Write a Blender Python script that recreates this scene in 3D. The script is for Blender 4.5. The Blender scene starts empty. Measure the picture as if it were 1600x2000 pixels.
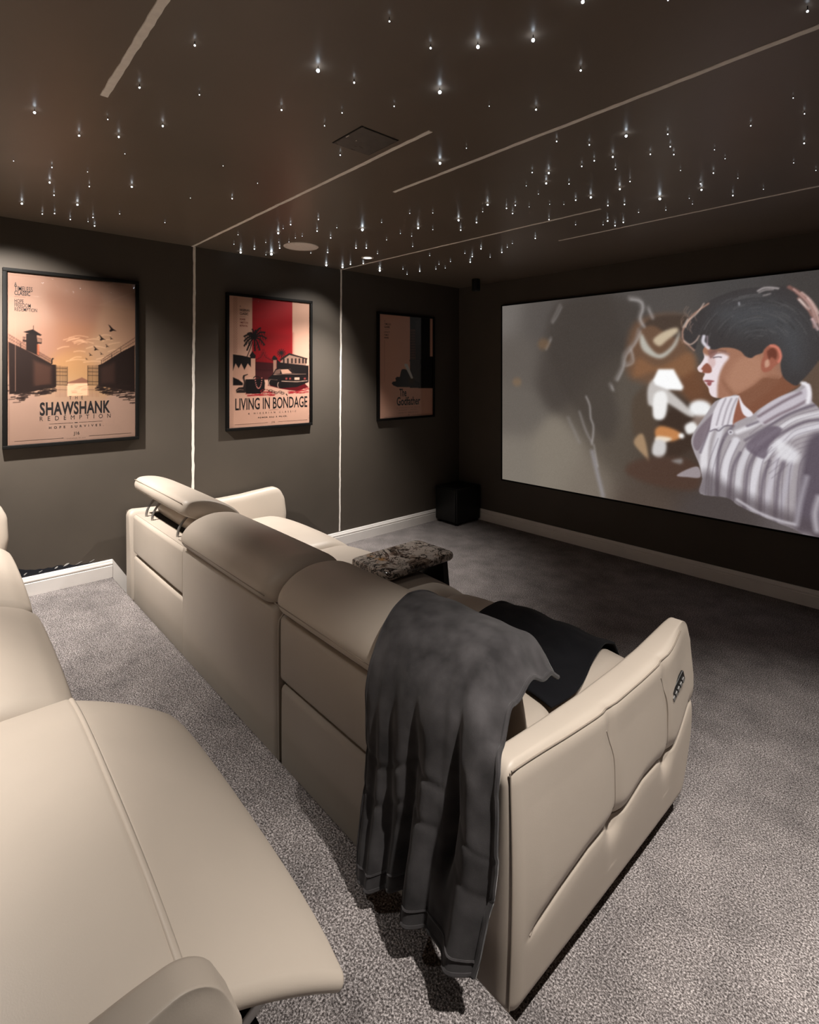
import bpy, math, random
import numpy as np
from mathutils import Vector, Matrix
from mathutils import noise as mnoise

random.seed(7)
rng = np.random.default_rng(7)
scene = bpy.context.scene
COL = scene.collection

# ------------------------------------------------------------------ camera, world, exposure
# room frame: x = right along the screen wall, y = towards the screen wall, z = up; origin in the
# floor corner of left wall and screen wall.  All lengths in metres.
H_ROOM, X_ROOM, Y_BACK = 2.40, 4.35, -5.60
FPX = 1042.0                                   # focal length in pixels of the 1600 x 2000 picture
CAM = np.array([3.857, -4.208, 1.5])
YAW = math.radians(47.82)
FWD = np.array([-math.sin(YAW), math.cos(YAW), 0.0])
RGT = np.array([FWD[1], -FWD[0], 0.0])
cam_d = bpy.data.cameras.new('camera')
cam_d.sensor_fit = 'AUTO'
cam_d.sensor_width = 36.0
cam_d.lens = FPX * 36.0 / 2000.0
cam_d.shift_y = -272.0 / 2000.0
cam_d.clip_start = 0.02
cam_o = bpy.data.objects.new('camera', cam_d)
COL.objects.link(cam_o)
cam_o.location = CAM.tolist()
cam_o.rotation_euler = (math.radians(90), 0, YAW)
scene.camera = cam_o

world = bpy.data.worlds.new('world')
scene.world = world
world.use_nodes = True
world.node_tree.nodes['Background'].inputs[0].default_value = (0.010, 0.009, 0.008, 1)
world.node_tree.nodes['Background'].inputs[1].default_value = 1.0

scene.view_settings.view_transform = 'Standard'
scene.view_settings.look = 'None'
scene.view_settings.exposure = 0.0
scene.view_settings.gamma = 1.0
scene.view_settings.use_curve_mapping = False
scene.cycles.use_denoising = True
scene.cycles.max_bounces = 7
scene.cycles.diffuse_bounces = 4
scene.cycles.use_adaptive_sampling = True
scene.cycles.adaptive_threshold = 0.02
scene.cycles.glossy_bounces = 3
scene.cycles.transparent_max_bounces = 8
scene.cycles.caustics_reflective = False
scene.cycles.caustics_refractive = False
scene.cycles.sample_clamp_indirect = 4.0

# downlights: x, y, watts, half angle of the beam, lean in x and y (degrees), then an extra spot added to each
# fitting as fill light, mostly for wall and posters: share of the watts, half angle, lean in x and y; the fitting is built with each lamp further down
LAMP_COL = (1.0, 0.945, 0.885)
DOWNLIGHTS = [
    (0.548, -1.653, 268.0, 46.0, -4.0, -11.0, 0.09, 43.0, -28.0, -16.0),
    (0.560, -4.050, 320.0, 47.0, -10.0, 11.0, 0.30, 46.0, -29.0, 14.0),
    (3.800, -1.800, 200.0, 33.0, -3.0, -5.0, 0.01, 70.0, 0.0, 0.0),
    (3.780, -3.250, 285.0, 37.0, -5.0, 2.0, 0.01, 70.0, 0.0, 0.0),
    (2.160, -4.420, 245.0, 35.0, 0.0, -2.0, 0.05, 66.0, 0.0, 8.0),
]


# ------------------------------------------------------------------ picture -> surface helpers
def ray(u, v):
    return FWD + RGT * ((u - 800.0) / FPX) + np.array([0, 0, 1.0]) * ((728.0 - v) / FPX)


def on_x(u, v, x):
    r = ray(u, v)
    return CAM + r * ((x - CAM[0]) / r[0])


def on_y(u, v, y):
    r = ray(u, v)
    return CAM + r * ((y - CAM[1]) / r[1])


def on_z(u, v, z):
    r = ray(u, v)
    return CAM + r * ((z - CAM[2]) / r[2])


# ------------------------------------------------------------------ materials
def lin(c):
    c = np.asarray(c, float) / 255.0
    return np.where(c <= 0.04045, c / 12.92, ((c + 0.055) / 1.055) ** 2.4)


def new_mat(name):
    m = bpy.data.materials.new(name)
    m.use_nodes = True
    nt = m.node_tree
    return m, nt, nt.nodes['Principled BSDF']


def pmat(name, col, rough=0.5, spec=0.5, metal=0.0, var=0.0, vscale=6.0, bump=0.0, bscale=200.0, bdist=0.001, sheen=0.0, coat=0.0):
    m, nt, b = new_mat(name)
    b.inputs['Base Color'].default_value = (*col, 1)
    b.inputs['Roughness'].default_value = rough
    b.inputs['Specular IOR Level'].default_value = spec
    b.inputs['Metallic'].default_value = metal
    if sheen:
        b.inputs['Sheen Weight'].default_value = sheen
        b.inputs['Sheen Roughness'].default_value = 0.4
    if coat:
        b.inputs['Coat Weight'].default_value = coat
        b.inputs['Coat Roughness'].default_value = 0.05
    tc = nt.nodes.new('ShaderNodeTexCoord')
    if var:
        n = nt.nodes.new('ShaderNodeTexNoise')
        n.inputs['Scale'].default_value = vscale
        n.inputs['Detail'].default_value = 5
        nt.links.new(tc.outputs['Object'], n.inputs['Vector'])
        r = nt.nodes.new('ShaderNodeValToRGB')
        r.color_ramp.elements[0].position = 0.3
        r.color_ramp.elements[1].position = 0.7
        r.color_ramp.elements[0].color = (*[c * (1 - var) for c in col], 1)
        r.color_ramp.elements[1].color = (*[min(1, c * (1 + var)) for c in col], 1)
        nt.links.new(n.outputs['Fac'], r.inputs['Fac'])
        nt.links.new(r.outputs['Color'], b.inputs['Base Color'])
    if bump:
        n = nt.nodes.new('ShaderNodeTexNoise')
        n.inputs['Scale'].default_value = bscale
        n.inputs['Detail'].default_value = 3
        nt.links.new(tc.outputs['Object'], n.inputs['Vector'])
        bp = nt.nodes.new('ShaderNodeBump')
        bp.inputs['Strength'].default_value = bump
        bp.inputs['Distance'].default_value = bdist
        nt.links.new(n.outputs['Fac'], bp.inputs['Height'])
        nt.links.new(bp.outputs['Normal'], b.inputs['Normal'])
    return m


def emat(name, col, strength):
    m, nt, b = new_mat(name)
    b.inputs['Base Color'].default_value = (0.02, 0.02, 0.02, 1)
    b.inputs['Emission Color'].default_value = (*col, 1)
    b.inputs['Emission Strength'].default_value = strength
    return m


def attr_mat(name, emit, rough=0.5):
    m, nt, b = new_mat(name)
    a = nt.nodes.new('ShaderNodeAttribute')
    a.attribute_name = 'art'
    b.inputs['Roughness'].default_value = rough
    b.inputs['Specular IOR Level'].default_value = 0.2
    if emit:
        b.inputs['Base Color'].default_value = (0.02, 0.02, 0.02, 1)
        nt.links.new(a.outputs['Color'], b.inputs['Emission Color'])
        b.inputs['Emission Strength'].default_value = emit
    else:
        nt.links.new(a.outputs['Color'], b.inputs['Base Color'])
    return m


def carpet_mat():
    m, nt, b = new_mat('carpet')
    L = nt.links.new
    tc = nt.nodes.new('ShaderNodeTexCoord')
    big = nt.nodes.new('ShaderNodeTexNoise')       # trodden patches of the pile
    big.inputs['Scale'].default_value = 5.5
    big.inputs['Detail'].default_value = 4
    big.inputs['Roughness'].default_value = 0.62
    L(tc.outputs['Object'], big.inputs['Vector'])
    fine = nt.nodes.new('ShaderNodeTexNoise')      # yarn flecks
    fine.inputs['Scale'].default_value = 205
    fine.inputs['Detail'].default_value = 3
    fine.inputs['Roughness'].default_value = 0.75
    L(tc.outputs['Object'], fine.inputs['Vector'])
    vor = nt.nodes.new('ShaderNodeTexVoronoi')     # tufts
    vor.inputs['Scale'].default_value = 175
    L(tc.outputs['Object'], vor.inputs['Vector'])
    r1 = nt.nodes.new('ShaderNodeValToRGB')
    e = r1.color_ramp.elements
    e[0].position, e[1].position = 0.36, 0.64
    e[0].color = (0.036, 0.031, 0.030, 1)
    e[1].color = (0.60, 0.56, 0.55, 1)
    mid = r1.color_ramp.elements.new(0.5)
    mid.color = (0.200, 0.181, 0.176, 1)
    L(fine.outputs['Fac'], r1.inputs['Fac'])
    r2 = nt.nodes.new('ShaderNodeValToRGB')
    r2.color_ramp.elements[0].position, r2.color_ramp.elements[1].position = 0.30, 0.70
    r2.color_ramp.elements[0].color = (0.66, 0.65, 0.65, 1)
    r2.color_ramp.elements[1].color = (1.12, 1.10, 1.09, 1)
    L(big.outputs['Fac'], r2.inputs['Fac'])
    mx = nt.nodes.new('ShaderNodeMix')
    mx.data_type = 'RGBA'
    mx.blend_type = 'MULTIPLY'
    mx.inputs[0].default_value = 1.0
    L(r1.outputs['Color'], mx.inputs[6])
    L(r2.outputs['Color'], mx.inputs[7])
    L(mx.outputs[2], b.inputs['Base Color'])
    b.inputs['Roughness'].default_value = 0.95
    b.inputs['Specular IOR Level'].default_value = 0.1
    b1 = nt.nodes.new('ShaderNodeBump')
    b1.inputs['Strength'].default_value = 0.9
    b1.inputs['Distance'].default_value = 0.004
    b1.invert = True
    L(vor.outputs['Distance'], b1.inputs['Height'])
    b2 = nt.nodes.new('ShaderNodeBump')
    b2.inputs['Strength'].default_value = 0.7
    b2.inputs['Distance'].default_value = 0.02
    L(big.outputs['Fac'], b2.inputs['Height'])
    L(b2.outputs['Normal'], b1.inputs['Normal'])
    L(b1.outputs['Normal'], b.inputs['Normal'])
    return m


def marble_mat():
    m, nt, b = new_mat('marble')
    L = nt.links.new
    tc = nt.nodes.new('ShaderNodeTexCoord')

    def noise(scale, detail, dist, off):
        mp = nt.nodes.new('ShaderNodeMapping')
        mp.inputs['Location'].default_value = off
        L(tc.outputs['Object'], mp.inputs['Vector'])
        n = nt.nodes.new('ShaderNodeTexNoise')
        n.inputs['Scale'].default_value = scale
        n.inputs['Detail'].default_value = detail
        n.inputs['Roughness'].default_value = 0.6
        n.inputs['Distortion'].default_value = dist
        L(mp.outputs[0], n.inputs['Vector'])
        return n
    base = noise(7, 5, 0.6, (0, 0, 0))
    r = nt.nodes.new('ShaderNodeValToRGB')
    e = r.color_ramp.elements
    e[0].position, e[1].position = 0.32, 0.70
    e[0].color = (0.035, 0.024, 0.018, 1)
    e[1].color = (0.36, 0.19, 0.07, 1)
    for p, c in ((0.41, (0.24, 0.18, 0.14, 1)), (0.48, (0.46, 0.40, 0.35, 1)), (0.60, (0.40, 0.35, 0.31, 1))):
        r.color_ramp.elements.new(p).color = c
    L(base.outputs['Fac'], r.inputs['Fac'])
    out = r.outputs['Color']
    for sc, off, w in ((5.5, (3, 1, 0), 0.030), (13, (7, 4, 2), 0.020)):      # dark veins where a noise crosses its middle
        n = noise(sc, 6, 1.3, off)
        sb = nt.nodes.new('ShaderNodeMath')
        sb.operation = 'SUBTRACT'
        sb.inputs[1].default_value = 0.5
        L(n.outputs['Fac'], sb.inputs[0])
        ab = nt.nodes.new('ShaderNodeMath')
        ab.operation = 'ABSOLUTE'
        L(sb.outputs[0], ab.inputs[0])
        mr = nt.nodes.new('ShaderNodeMapRange')
        mr.inputs['From Min'].default_value = w * 0.25
        mr.inputs['From Max'].default_value = w
        mr.inputs['To Min'].default_value = 1.0
        mr.inputs['To Max'].default_value = 0.0
        L(ab.outputs[0], mr.inputs['Value'])
        mx = nt.nodes.new('ShaderNodeMix')
        mx.data_type = 'RGBA'
        L(mr.outputs[0], mx.inputs[0])
        L(out, mx.inputs[6])
        mx.inputs[7].default_value = (0.012, 0.009, 0.008, 1)
        out = mx.outputs[2]
    L(out, b.inputs['Base Color'])
    b.inputs['Roughness'].default_value = 0.12
    return m


def glass_mat():
    m, nt, b = new_mat('poster_glass')
    nt.nodes.remove(b)
    out = nt.nodes['Material Output']
    t = nt.nodes.new('ShaderNodeBsdfTransparent')
    t.inputs[0].default_value = (0.97, 0.97, 0.97, 1)
    g = nt.nodes.new('ShaderNodeBsdfGlossy')
    g.inputs['Roughness'].default_value = 0.03
    lw = nt.nodes.new('ShaderNodeLayerWeight')       # same from both sides, so lamp light also gets in at a slant
    lw.inputs['Blend'].default_value = 0.5
    pw = nt.nodes.new('ShaderNodeMath')
    pw.operation = 'POWER'
    pw.inputs[1].default_value = 4.5
    nt.links.new(lw.outputs['Facing'], pw.inputs[0])
    fr = nt.nodes.new('ShaderNodeMath')
    fr.operation = 'MULTIPLY_ADD'
    fr.inputs[1].default_value = 0.9
    fr.inputs[2].default_value = 0.05
    nt.links.new(pw.outputs[0], fr.inputs[0])
    mx = nt.nodes.new('ShaderNodeMixShader')
    nt.links.new(fr.outputs[0], mx.inputs[0])
    nt.links.new(t.outputs[0], mx.inputs[1])
    nt.links.new(g.outputs[0], mx.inputs[2])
    nt.links.new(mx.outputs[0], out.inputs['Surface'])
    return m


WALLC = (0.084, 0.069, 0.055)
M = {
    'wall': pmat('wall_paint', WALLC, 0.62, 0.35, var=0.06, vscale=3, bump=0.12, bscale=120),
    'pale': pmat('pale_wall_paint', (0.45, 0.40, 0.35), 0.7, 0.3, var=0.03, vscale=3, bump=0.1, bscale=120),
    'ceiling': pmat('ceiling_paint', (0.172, 0.137, 0.109), 0.33, 0.22, var=0.05, vscale=2.2, bump=0.03, bscale=60),
    'carpet': carpet_mat(),
    'leather': pmat('leather', (0.475, 0.408, 0.342), 0.46, 0.42, var=0.035, vscale=4, bump=0.16, bscale=420, bdist=0.0006),
    'stitch': pmat('leather_seam', (0.275, 0.228, 0.185), 0.6, 0.3),
    'gap': pmat('black_lining', (0.012, 0.011, 0.010), 0.8, 0.2),
    'white': pmat('white_gloss_paint', (0.84, 0.80, 0.765), 0.38, 0.5, var=0.03, vscale=8),
    'strip': pmat('plaster_white', (0.95, 0.88, 0.81), 0.8, 0.3, var=0.06, vscale=40),
    'black': pmat('black_satin', (0.008, 0.0075, 0.007), 0.42, 0.35),
    'frame': pmat('black_frame', (0.005, 0.0045, 0.004), 0.6, 0.15),
    'fabric': pmat('charcoal_fleece', (0.045, 0.0415, 0.0425), 0.95, 0.12, var=0.45, vscale=14, bump=0.25, bscale=700, bdist=0.0015, sheen=0.22),
    'throw': pmat('black_fleece', (0.0065, 0.0065, 0.008), 0.95, 0.1, var=0.2, vscale=9, bump=0.5, bscale=260, bdist=0.002, sheen=0.06),
    'steel': pmat('zinc_steel', (0.42, 0.41, 0.40), 0.35, 0.5, metal=0.9),
    'marble': marble_mat(),
    'glass': glass_mat(),
    'ink': pmat('black_ink', (0.012, 0.010, 0.010), 0.55, 0.3),
    'inkbrown': pmat('brown_ink', (0.075, 0.030, 0.025), 0.55, 0.3),
    'inkred': pmat('red_ink', (0.20, 0.018, 0.02), 0.55, 0.3),
    'grille': pmat('white_grille', (0.93, 0.86, 0.79), 0.6, 0.3, var=0.05, vscale=60),
    'navy': pmat('old_navy_paint', (0.012, 0.014, 0.020), 0.6, 0.3),
    'chip': pmat('bare_plaster', (0.55, 0.54, 0.53), 0.8, 0.2),
    'hatch': pmat('hatch_paint', (0.105, 0.088, 0.074), 0.5, 0.4, var=0.18, vscale=18),
    'print': attr_mat('poster_print', 0, 0.5),
    'screen': attr_mat('projected_picture', 1.0, 0.8),
    'lamp': emat('lamp_lens', LAMP_COL, 3.0),
    'button': pmat('button_grey', (0.16, 0.155, 0.15), 0.35, 0.5),
    'sticker': pmat('sticker_orange', (0.75, 0.16, 0.06), 0.5, 0.4),
    'sticker2': pmat('sticker_yellow', (0.62, 0.52, 0.08), 0.5, 0.4),
    'sticker3': pmat('sticker_blue', (0.30, 0.33, 0.42), 0.5, 0.4),
    'fibre': pmat('fibre_sheath', (0.010, 0.009, 0.009), 0.5, 0.4),
}


# ------------------------------------------------------------------ mesh helpers
def mesh(name, verts, faces, mat, parent=None, smooth=True, angle=None):
    me = bpy.data.meshes.new(name)
    me.from_pydata([tuple(map(float, v)) for v in verts], [], [tuple(map(int, f)) for f in faces])
    me.update()
    if smooth:
        me.polygons.foreach_set('use_smooth', np.ones(len(me.polygons), bool))
        if angle is not None:
            me.set_sharp_from_angle(angle=math.radians(angle))
    o = bpy.data.objects.new(name, me)
    COL.objects.link(o)
    if mat is not None:
        me.materials.append(M[mat] if isinstance(mat, str) else mat)
    if parent is not None:
        o.parent = parent
    return o


def empty(name, loc, label, cat, group=None):
    o = bpy.data.objects.new(name, None)
    COL.objects.link(o)
    o.location = loc
    o.empty_display_size = 0.1
    tag(o, label, cat, group)
    return o


def tag(o, label, cat, group=None):
    o['label'] = label
    o['category'] = cat
    if group:
        o['group'] = group
    return o


def struct(o, label=None):
    o['kind'] = 'structure'
    if label:
        o['label'] = label
    return o


def box_vf(lo, hi):
    x0, y0, z0 = lo
    x1, y1, z1 = hi
    v = [(x0, y0, z0), (x1, y0, z0), (x1, y1, z0), (x0, y1, z0), (x0, y0, z1), (x1, y0, z1), (x1, y1, z1), (x0, y1, z1)]
    f = [(0, 3, 2, 1), (4, 5, 6, 7), (0, 1, 5, 4), (1, 2, 6, 5), (2, 3, 7, 6), (3, 0, 4, 7)]
    return v, f


def box(name, lo, hi, mat, parent=None, off=(0, 0, 0)):
    v, f = box_vf(lo, hi)
    v = np.array(v) - np.array(off)
    return mesh(name, v, f, mat, parent, smooth=False)


def axis_samples(h, r, n, k=4):
    inner = max(h - r, 1e-5)
    a = [h - r + r * math.tan(math.pi / 4 * i / k) for i in range(1, k + 1)]
    mid = list(np.linspace(-inner, inner, n + 1))
    return np.array([-x for x in reversed(a)] + mid + a)


def rbox_vf(lo, hi, r, n=(6, 6, 6), bulge=(0, 0, 0), fn=None, k=4):
    """Box with rounded edges (radius r), faces blown out by bulge, then bent by fn."""
    lo, hi = np.array(lo, float), np.array(hi, float)
    c, h = (lo + hi) / 2, (hi - lo) / 2
    r = min(r, *(h * 0.98))
    ax = [axis_samples(h[i], r, n[i], k) for i in range(3)]
    idx, V, F = {}, [], []

    def vid(i, j, l):
        key = (i, j, l)
        if key not in idx:
            idx[key] = len(V)
            V.append((ax[0][i], ax[1][j], ax[2][l]))
        return idx[key]
    N = [len(a) - 1 for a in ax]
    for i in range(N[0]):
        for j in range(N[1]):
            F.append((vid(i, j, 0), vid(i, j + 1, 0), vid(i + 1, j + 1, 0), vid(i + 1, j, 0)))
            F.append((vid(i, j, N[2]), vid(i + 1, j, N[2]), vid(i + 1, j + 1, N[2]), vid(i, j + 1, N[2])))
    for i in range(N[0]):
        for l in range(N[2]):
            F.append((vid(i, 0, l), vid(i + 1, 0, l), vid(i + 1, 0, l + 1), vid(i, 0, l + 1)))
            F.append((vid(i, N[1], l), vid(i, N[1], l + 1), vid(i + 1, N[1], l + 1), vid(i + 1, N[1], l)))
    for j in range(N[1]):
        for l in range(N[2]):
            F.append((vid(0, j, l), vid(0, j, l + 1), vid(0, j + 1, l + 1), vid(0, j + 1, l)))
            F.append((vid(N[0], j, l), vid(N[0], j + 1, l), vid(N[0], j + 1, l + 1), vid(N[0], j, l + 1)))
    P = np.array(V)
    q = np.clip(P, -(h - r), h - r)
    d = P - q
    ln = np.linalg.norm(d, axis=1, keepdims=True)
    P = q + d / np.maximum(ln, 1e-9) * r
    u = P / h
    w = 1 - u ** 2
    for a in range(3):
        o1, o2 = (a + 1) % 3, (a + 2) % 3
        if bulge[a]:
            P[:, a] += bulge[a] * u[:, a] * np.sqrt(np.clip(w[:, o1], 0, 1) * np.clip(w[:, o2], 0, 1))
    P = P + c
    if fn is not None:
        P = fn(P)
    return P, F


def rbox(name, lo, hi, r, mat, parent=None, n=(6, 6, 6), bulge=(0, 0, 0), fn=None, off=(0, 0, 0), k=4):
    v, f = rbox_vf(lo, hi, r, n, bulge, fn, k)
    return mesh(name, v - np.array(off), f, mat, parent)


def spline(pts, n=8, closed=False):
    P = np.array(pts, float)
    m = len(P)
    out = []
    rngi = range(m) if closed else range(m - 1)
    for i in rngi:
        if closed:
            p0, p1, p2, p3 = P[(i - 1) % m], P[i], P[(i + 1) % m], P[(i + 2) % m]
        else:
            p0, p1, p2, p3 = P[max(i - 1, 0)], P[i], P[i + 1], P[min(i + 2, m - 1)]
        for t in np.linspace(0, 1, n, endpoint=False):
            out.append(0.5 * (2 * p1 + (p2 - p0) * t + (2 * p0 - 5 * p1 + 4 * p2 - p3) * t * t + (3 * p1 - p0 - 3 * p2 + p3) * t ** 3))
    if not closed:
        out.append(P[-1])
    return np.array(out)


def tube_vf(pts, r, seg=8):
    P = np.array(pts, float)
    n = len(P)
    T = np.gradient(P, axis=0)
    T /= np.maximum(np.linalg.norm(T, axis=1, keepdims=True), 1e-9)
    ref = np.array([0.3, 0.2, 0.93])
    V, F = [], []
    for i in range(n):
        a = np.cross(T[i], ref)
        if np.linalg.norm(a) < 1e-3:
            a = np.cross(T[i], [1, 0, 0])
        a /= np.linalg.norm(a)
        b = np.cross(T[i], a)
        rr = r[i] if hasattr(r, '__len__') else r
        for s in range(seg):
            t = 2 * math.pi * s / seg
            V.append(P[i] + rr * (math.cos(t) * a + math.sin(t) * b))
    for i in range(n - 1):
        for s in range(seg):
            F.append((i * seg + s, i * seg + (s + 1) % seg, (i + 1) * seg + (s + 1) % seg, (i + 1) * seg + s))
    F.append(tuple(reversed(range(seg))))
    F.append(tuple(range((n - 1) * seg, n * seg)))
    return np.array(V), F


def tube(name, pts, r, mat, parent=None, seg=8, off=(0, 0, 0)):
    v, f = tube_vf(pts, r, seg)
    return mesh(name, v - np.array(off), f, mat, parent, angle=50)


def lathe_vf(prof, seg=32):
    V, F = [], []
    n = len(prof)
    for s in range(seg):
        t = 2 * math.pi * s / seg
        for r, z in prof:
            V.append((r * math.cos(t), r * math.sin(t), z))
    for s in range(seg):
        for i in range(n - 1):
            a, b = s * n + i, ((s + 1) % seg) * n + i
            F.append((a, b, b + 1, a + 1))
    return V, F


def loft_vf(sections, cap=True):
    """sections: list of equal length closed loops of points."""
    V = np.concatenate(sections)
    m = len(sections[0])
    F = []
    for i in range(len(sections) - 1):
        for s in range(m):
            F.append((i * m + s, i * m + (s + 1) % m, (i + 1) * m + (s + 1) % m, (i + 1) * m + s))
    if cap:
        F.append(tuple(reversed(range(m))))
        F.append(tuple(range((len(sections) - 1) * m, len(sections) * m)))
    return V, F


def grid_vf(nu, nv, fn):
    V = [fn(i / (nu - 1), j / (nv - 1)) for j in range(nv) for i in range(nu)]
    F = [(j * nu + i, j * nu + i + 1, (j + 1) * nu + i + 1, (j + 1) * nu + i) for j in range(nv - 1) for i in range(nu - 1)]
    return np.array(V), F


# ------------------------------------------------------------------ room shell
T = 0.12
struct(box('floor', (-T, -3.31, -T), (X_ROOM + T, T, 0.0), 'carpet'), 'grey flecked carpet on the lower floor in front of the step')
fp, ff = rbox_vf((-T, Y_BACK - T, -T), (X_ROOM + T, -3.31, 0.18), 0.018, (4, 4, 2), k=3)
struct(mesh('floor_platform', fp, ff, 'carpet'), 'carpeted platform one step up that carries the rear sofa')
struct(box('ceiling', (-T, Y_BACK - T, H_ROOM), (X_ROOM + T, T, H_ROOM + T), 'ceiling'), 'dark taupe ceiling with tiny star lights')
wall_left = struct(box('wall_left', (-T, Y_BACK - T, 0), (0, T, H_ROOM), 'wall'), 'dark taupe wall hung with three posters')
struct(box('wall_screen', (0, 0, 0), (X_ROOM, T, H_ROOM), 'wall'), 'dark taupe wall behind the projection screen')
struct(box('wall_right', (X_ROOM, Y_BACK - T, 0), (X_ROOM + T, T, H_ROOM), 'wall'))
struct(box('wall_back', (0, Y_BACK - T, 0), (X_ROOM, Y_BACK, H_ROOM), 'pale'))

# baseboards: a moulded profile (distance from wall, height) run along the wall
BB = [(0, 0), (0.017, 0), (0.017, 0.074), (0.0125, 0.077), (0.0125, 0.081), (0.016, 0.086), (0.015, 0.093), (0.011, 0.099),
      (0.0105, 0.105), (0.0065, 0.112), (0, 0.113)]


def baseboard(name, a, b, nrm, z0=0.0):
    a, b, nrm = np.array(a, float), np.array(b, float), np.array(nrm, float)
    secs = []
    for p in (a, b):
        secs.append(np.array([[p[0] + nrm[0] * d, p[1] + nrm[1] * d, z0 + z] for d, z in BB]))
    v, f = loft_vf(secs)
    return struct(mesh(name, v, f, 'white', angle=25))


baseboard('baseboard_left', (0, -3.30), (0, 0), (1, 0))
baseboard('baseboard_left_upper', (0, Y_BACK), (0, -3.315), (1, 0), 0.18)
baseboard('baseboard_screen', (0.017, 0), (1.82, 0), (0, -1))
baseboard('baseboard_screen_end', (1.8215, 0), (X_ROOM, 0), (0, -1))
baseboard('baseboard_right', (X_ROOM, 0), (X_ROOM, -3.30), (-1, 0))
# raked piece where the board steps down beside the platform
v = [(0.0, -3.313, 0.0), (0.0, -3.313, 0.293), (0.0, -3.20, 0.113), (0.0, -3.20, 0.0)]
v = v + [(0.0165, y, z) for _, y, z in v]
f = [(3, 2, 1, 0), (4, 5, 6, 7), (0, 1, 5, 4), (1, 2, 6, 5), (2, 3, 7, 6), (3, 0, 4, 7)]
struct(mesh('baseboard_step', v, f, 'white', smooth=False))

# unlit white light channels plastered into ceiling and wall, ragged at the edges
def strip(name, a, b, w, axis, label):
    a, b = np.array(a, float), np.array(b, float)
    n = max(6, int(np.linalg.norm(b - a) / 0.03))
    side = {'ceil': np.array([0, 1.0, 0]), 'wall': np.array([0, 1.0, 0])}[axis]
    out = {'ceil': np.array([0, 0, -1.0]), 'wall': np.array([1.0, 0, 0])}[axis]
    V, F = [], []
    wob = 0.0
    for i in range(n + 1):
        p = a + (b - a) * i / n
        wob = 0.8 * wob + rng.normal(0, 0.0006)
        l = w / 2 + rng.normal(0, 0.0007)
        r_ = w / 2 + rng.normal(0, 0.0007)
        for s, d in ((-l, 0.0), (-l * 0.9, 0.0022), (r_ * 0.9, 0.0022), (r_, 0.0)):
            V.append(p + side * (s + wob) + out * d)
        if i:
            for k in range(3):
                q = (i - 1) * 4 + k
                F.append((q, q + 1, q + 5, q + 4))
    F.append((0, 1, 2, 3))
    F.append((n * 4 + 3, n * 4 + 2, n * 4 + 1, n * 4))
    return struct(mesh(name, V, F, 'strip', smooth=False), label)


Z = H_ROOM
strip('trim_1', (0.0, -2.800, Z), (2.438, -2.815, Z), 0.019, 'ceil', 'white light channel across the ceiling beside the square hatch')
strip('trim_2', (1.837, -2.482, Z), (X_ROOM, -2.492, Z), 0.019, 'ceil', 'long white light channel across the ceiling')
strip('trim_3', (0.0, -1.520, Z), (2.393, -1.465, Z), 0.016, 'ceil', 'thin white light channel past the small downlight')
strip('trim_4', (1.847, -1.013, Z), (X_ROOM, -1.025, Z), 0.015, 'ceil', 'thin white light channel closest to the screen wall')
strip('trim_5', (1.905, -3.780, Z), (X_ROOM, -3.790, Z), 0.024, 'ceil', 'broad white light channel above the rear sofa')
strip('trim_6', (0, -2.787, Z), (0, -2.803, 0.12), 0.018, 'wall', 'white upright light channel between the first two posters')
strip('trim_7', (0, -1.520, Z), (0, -1.535, 0.12), 0.016, 'wall', 'white upright light channel between the red poster and the dark poster')

# scraped paint above the upper baseboard: old navy coat with bare chips
def wall_patch(name, pts, mat, d):
    n = len(pts)
    v = [(d, p[0], p[1]) for p in pts] + [(0.0, p[0], p[1]) for p in pts]
    f = [tuple(range(n))] + [(i, i + n, (i + 1) % n + n, (i + 1) % n) for i in range(n)]
    return mesh(name, v, f, mat, wall_left, smooth=False)


ys = np.linspace(-3.90, -3.36, 26)
top = 0.293 + 0.052 * np.exp(-((ys + 3.86) / 0.16) ** 2) + 0.018 * np.exp(-((ys + 3.6) / 0.1) ** 2) + np.abs(rng.normal(0, 0.006, 26))
top[-4:] = 0.295
wall_patch('scraped_paint', [(y, 0.290) for y in ys] + [(y, t) for y, t in zip(ys[::-1], top[::-1])], 'navy', 0.0008)
for cy, cz, a, b_ in ((-3.775, 0.312, 0.012, 0.006), (-3.70, 0.309, 0.012, 0.003), (-3.62, 0.313, 0.010, 0.006), (-3.57, 0.317, 0.018, 0.007), (-3.50, 0.312, 0.02, 0.002), (-3.43, 0.308, 0.022, 0.002)):
    pts = [(cy + a * math.cos(t) * random.uniform(0.6, 1.1) + 0.4 * b_ * math.sin(t), cz + b_ * math.sin(t) * random.uniform(0.6, 1.1) + 0.3 * a * math.cos(t)) for t in np.linspace(0, 2 * math.pi, 9)[:-1]]
    wall_patch('plaster_chip', pts, 'chip', 0.0013)

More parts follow.
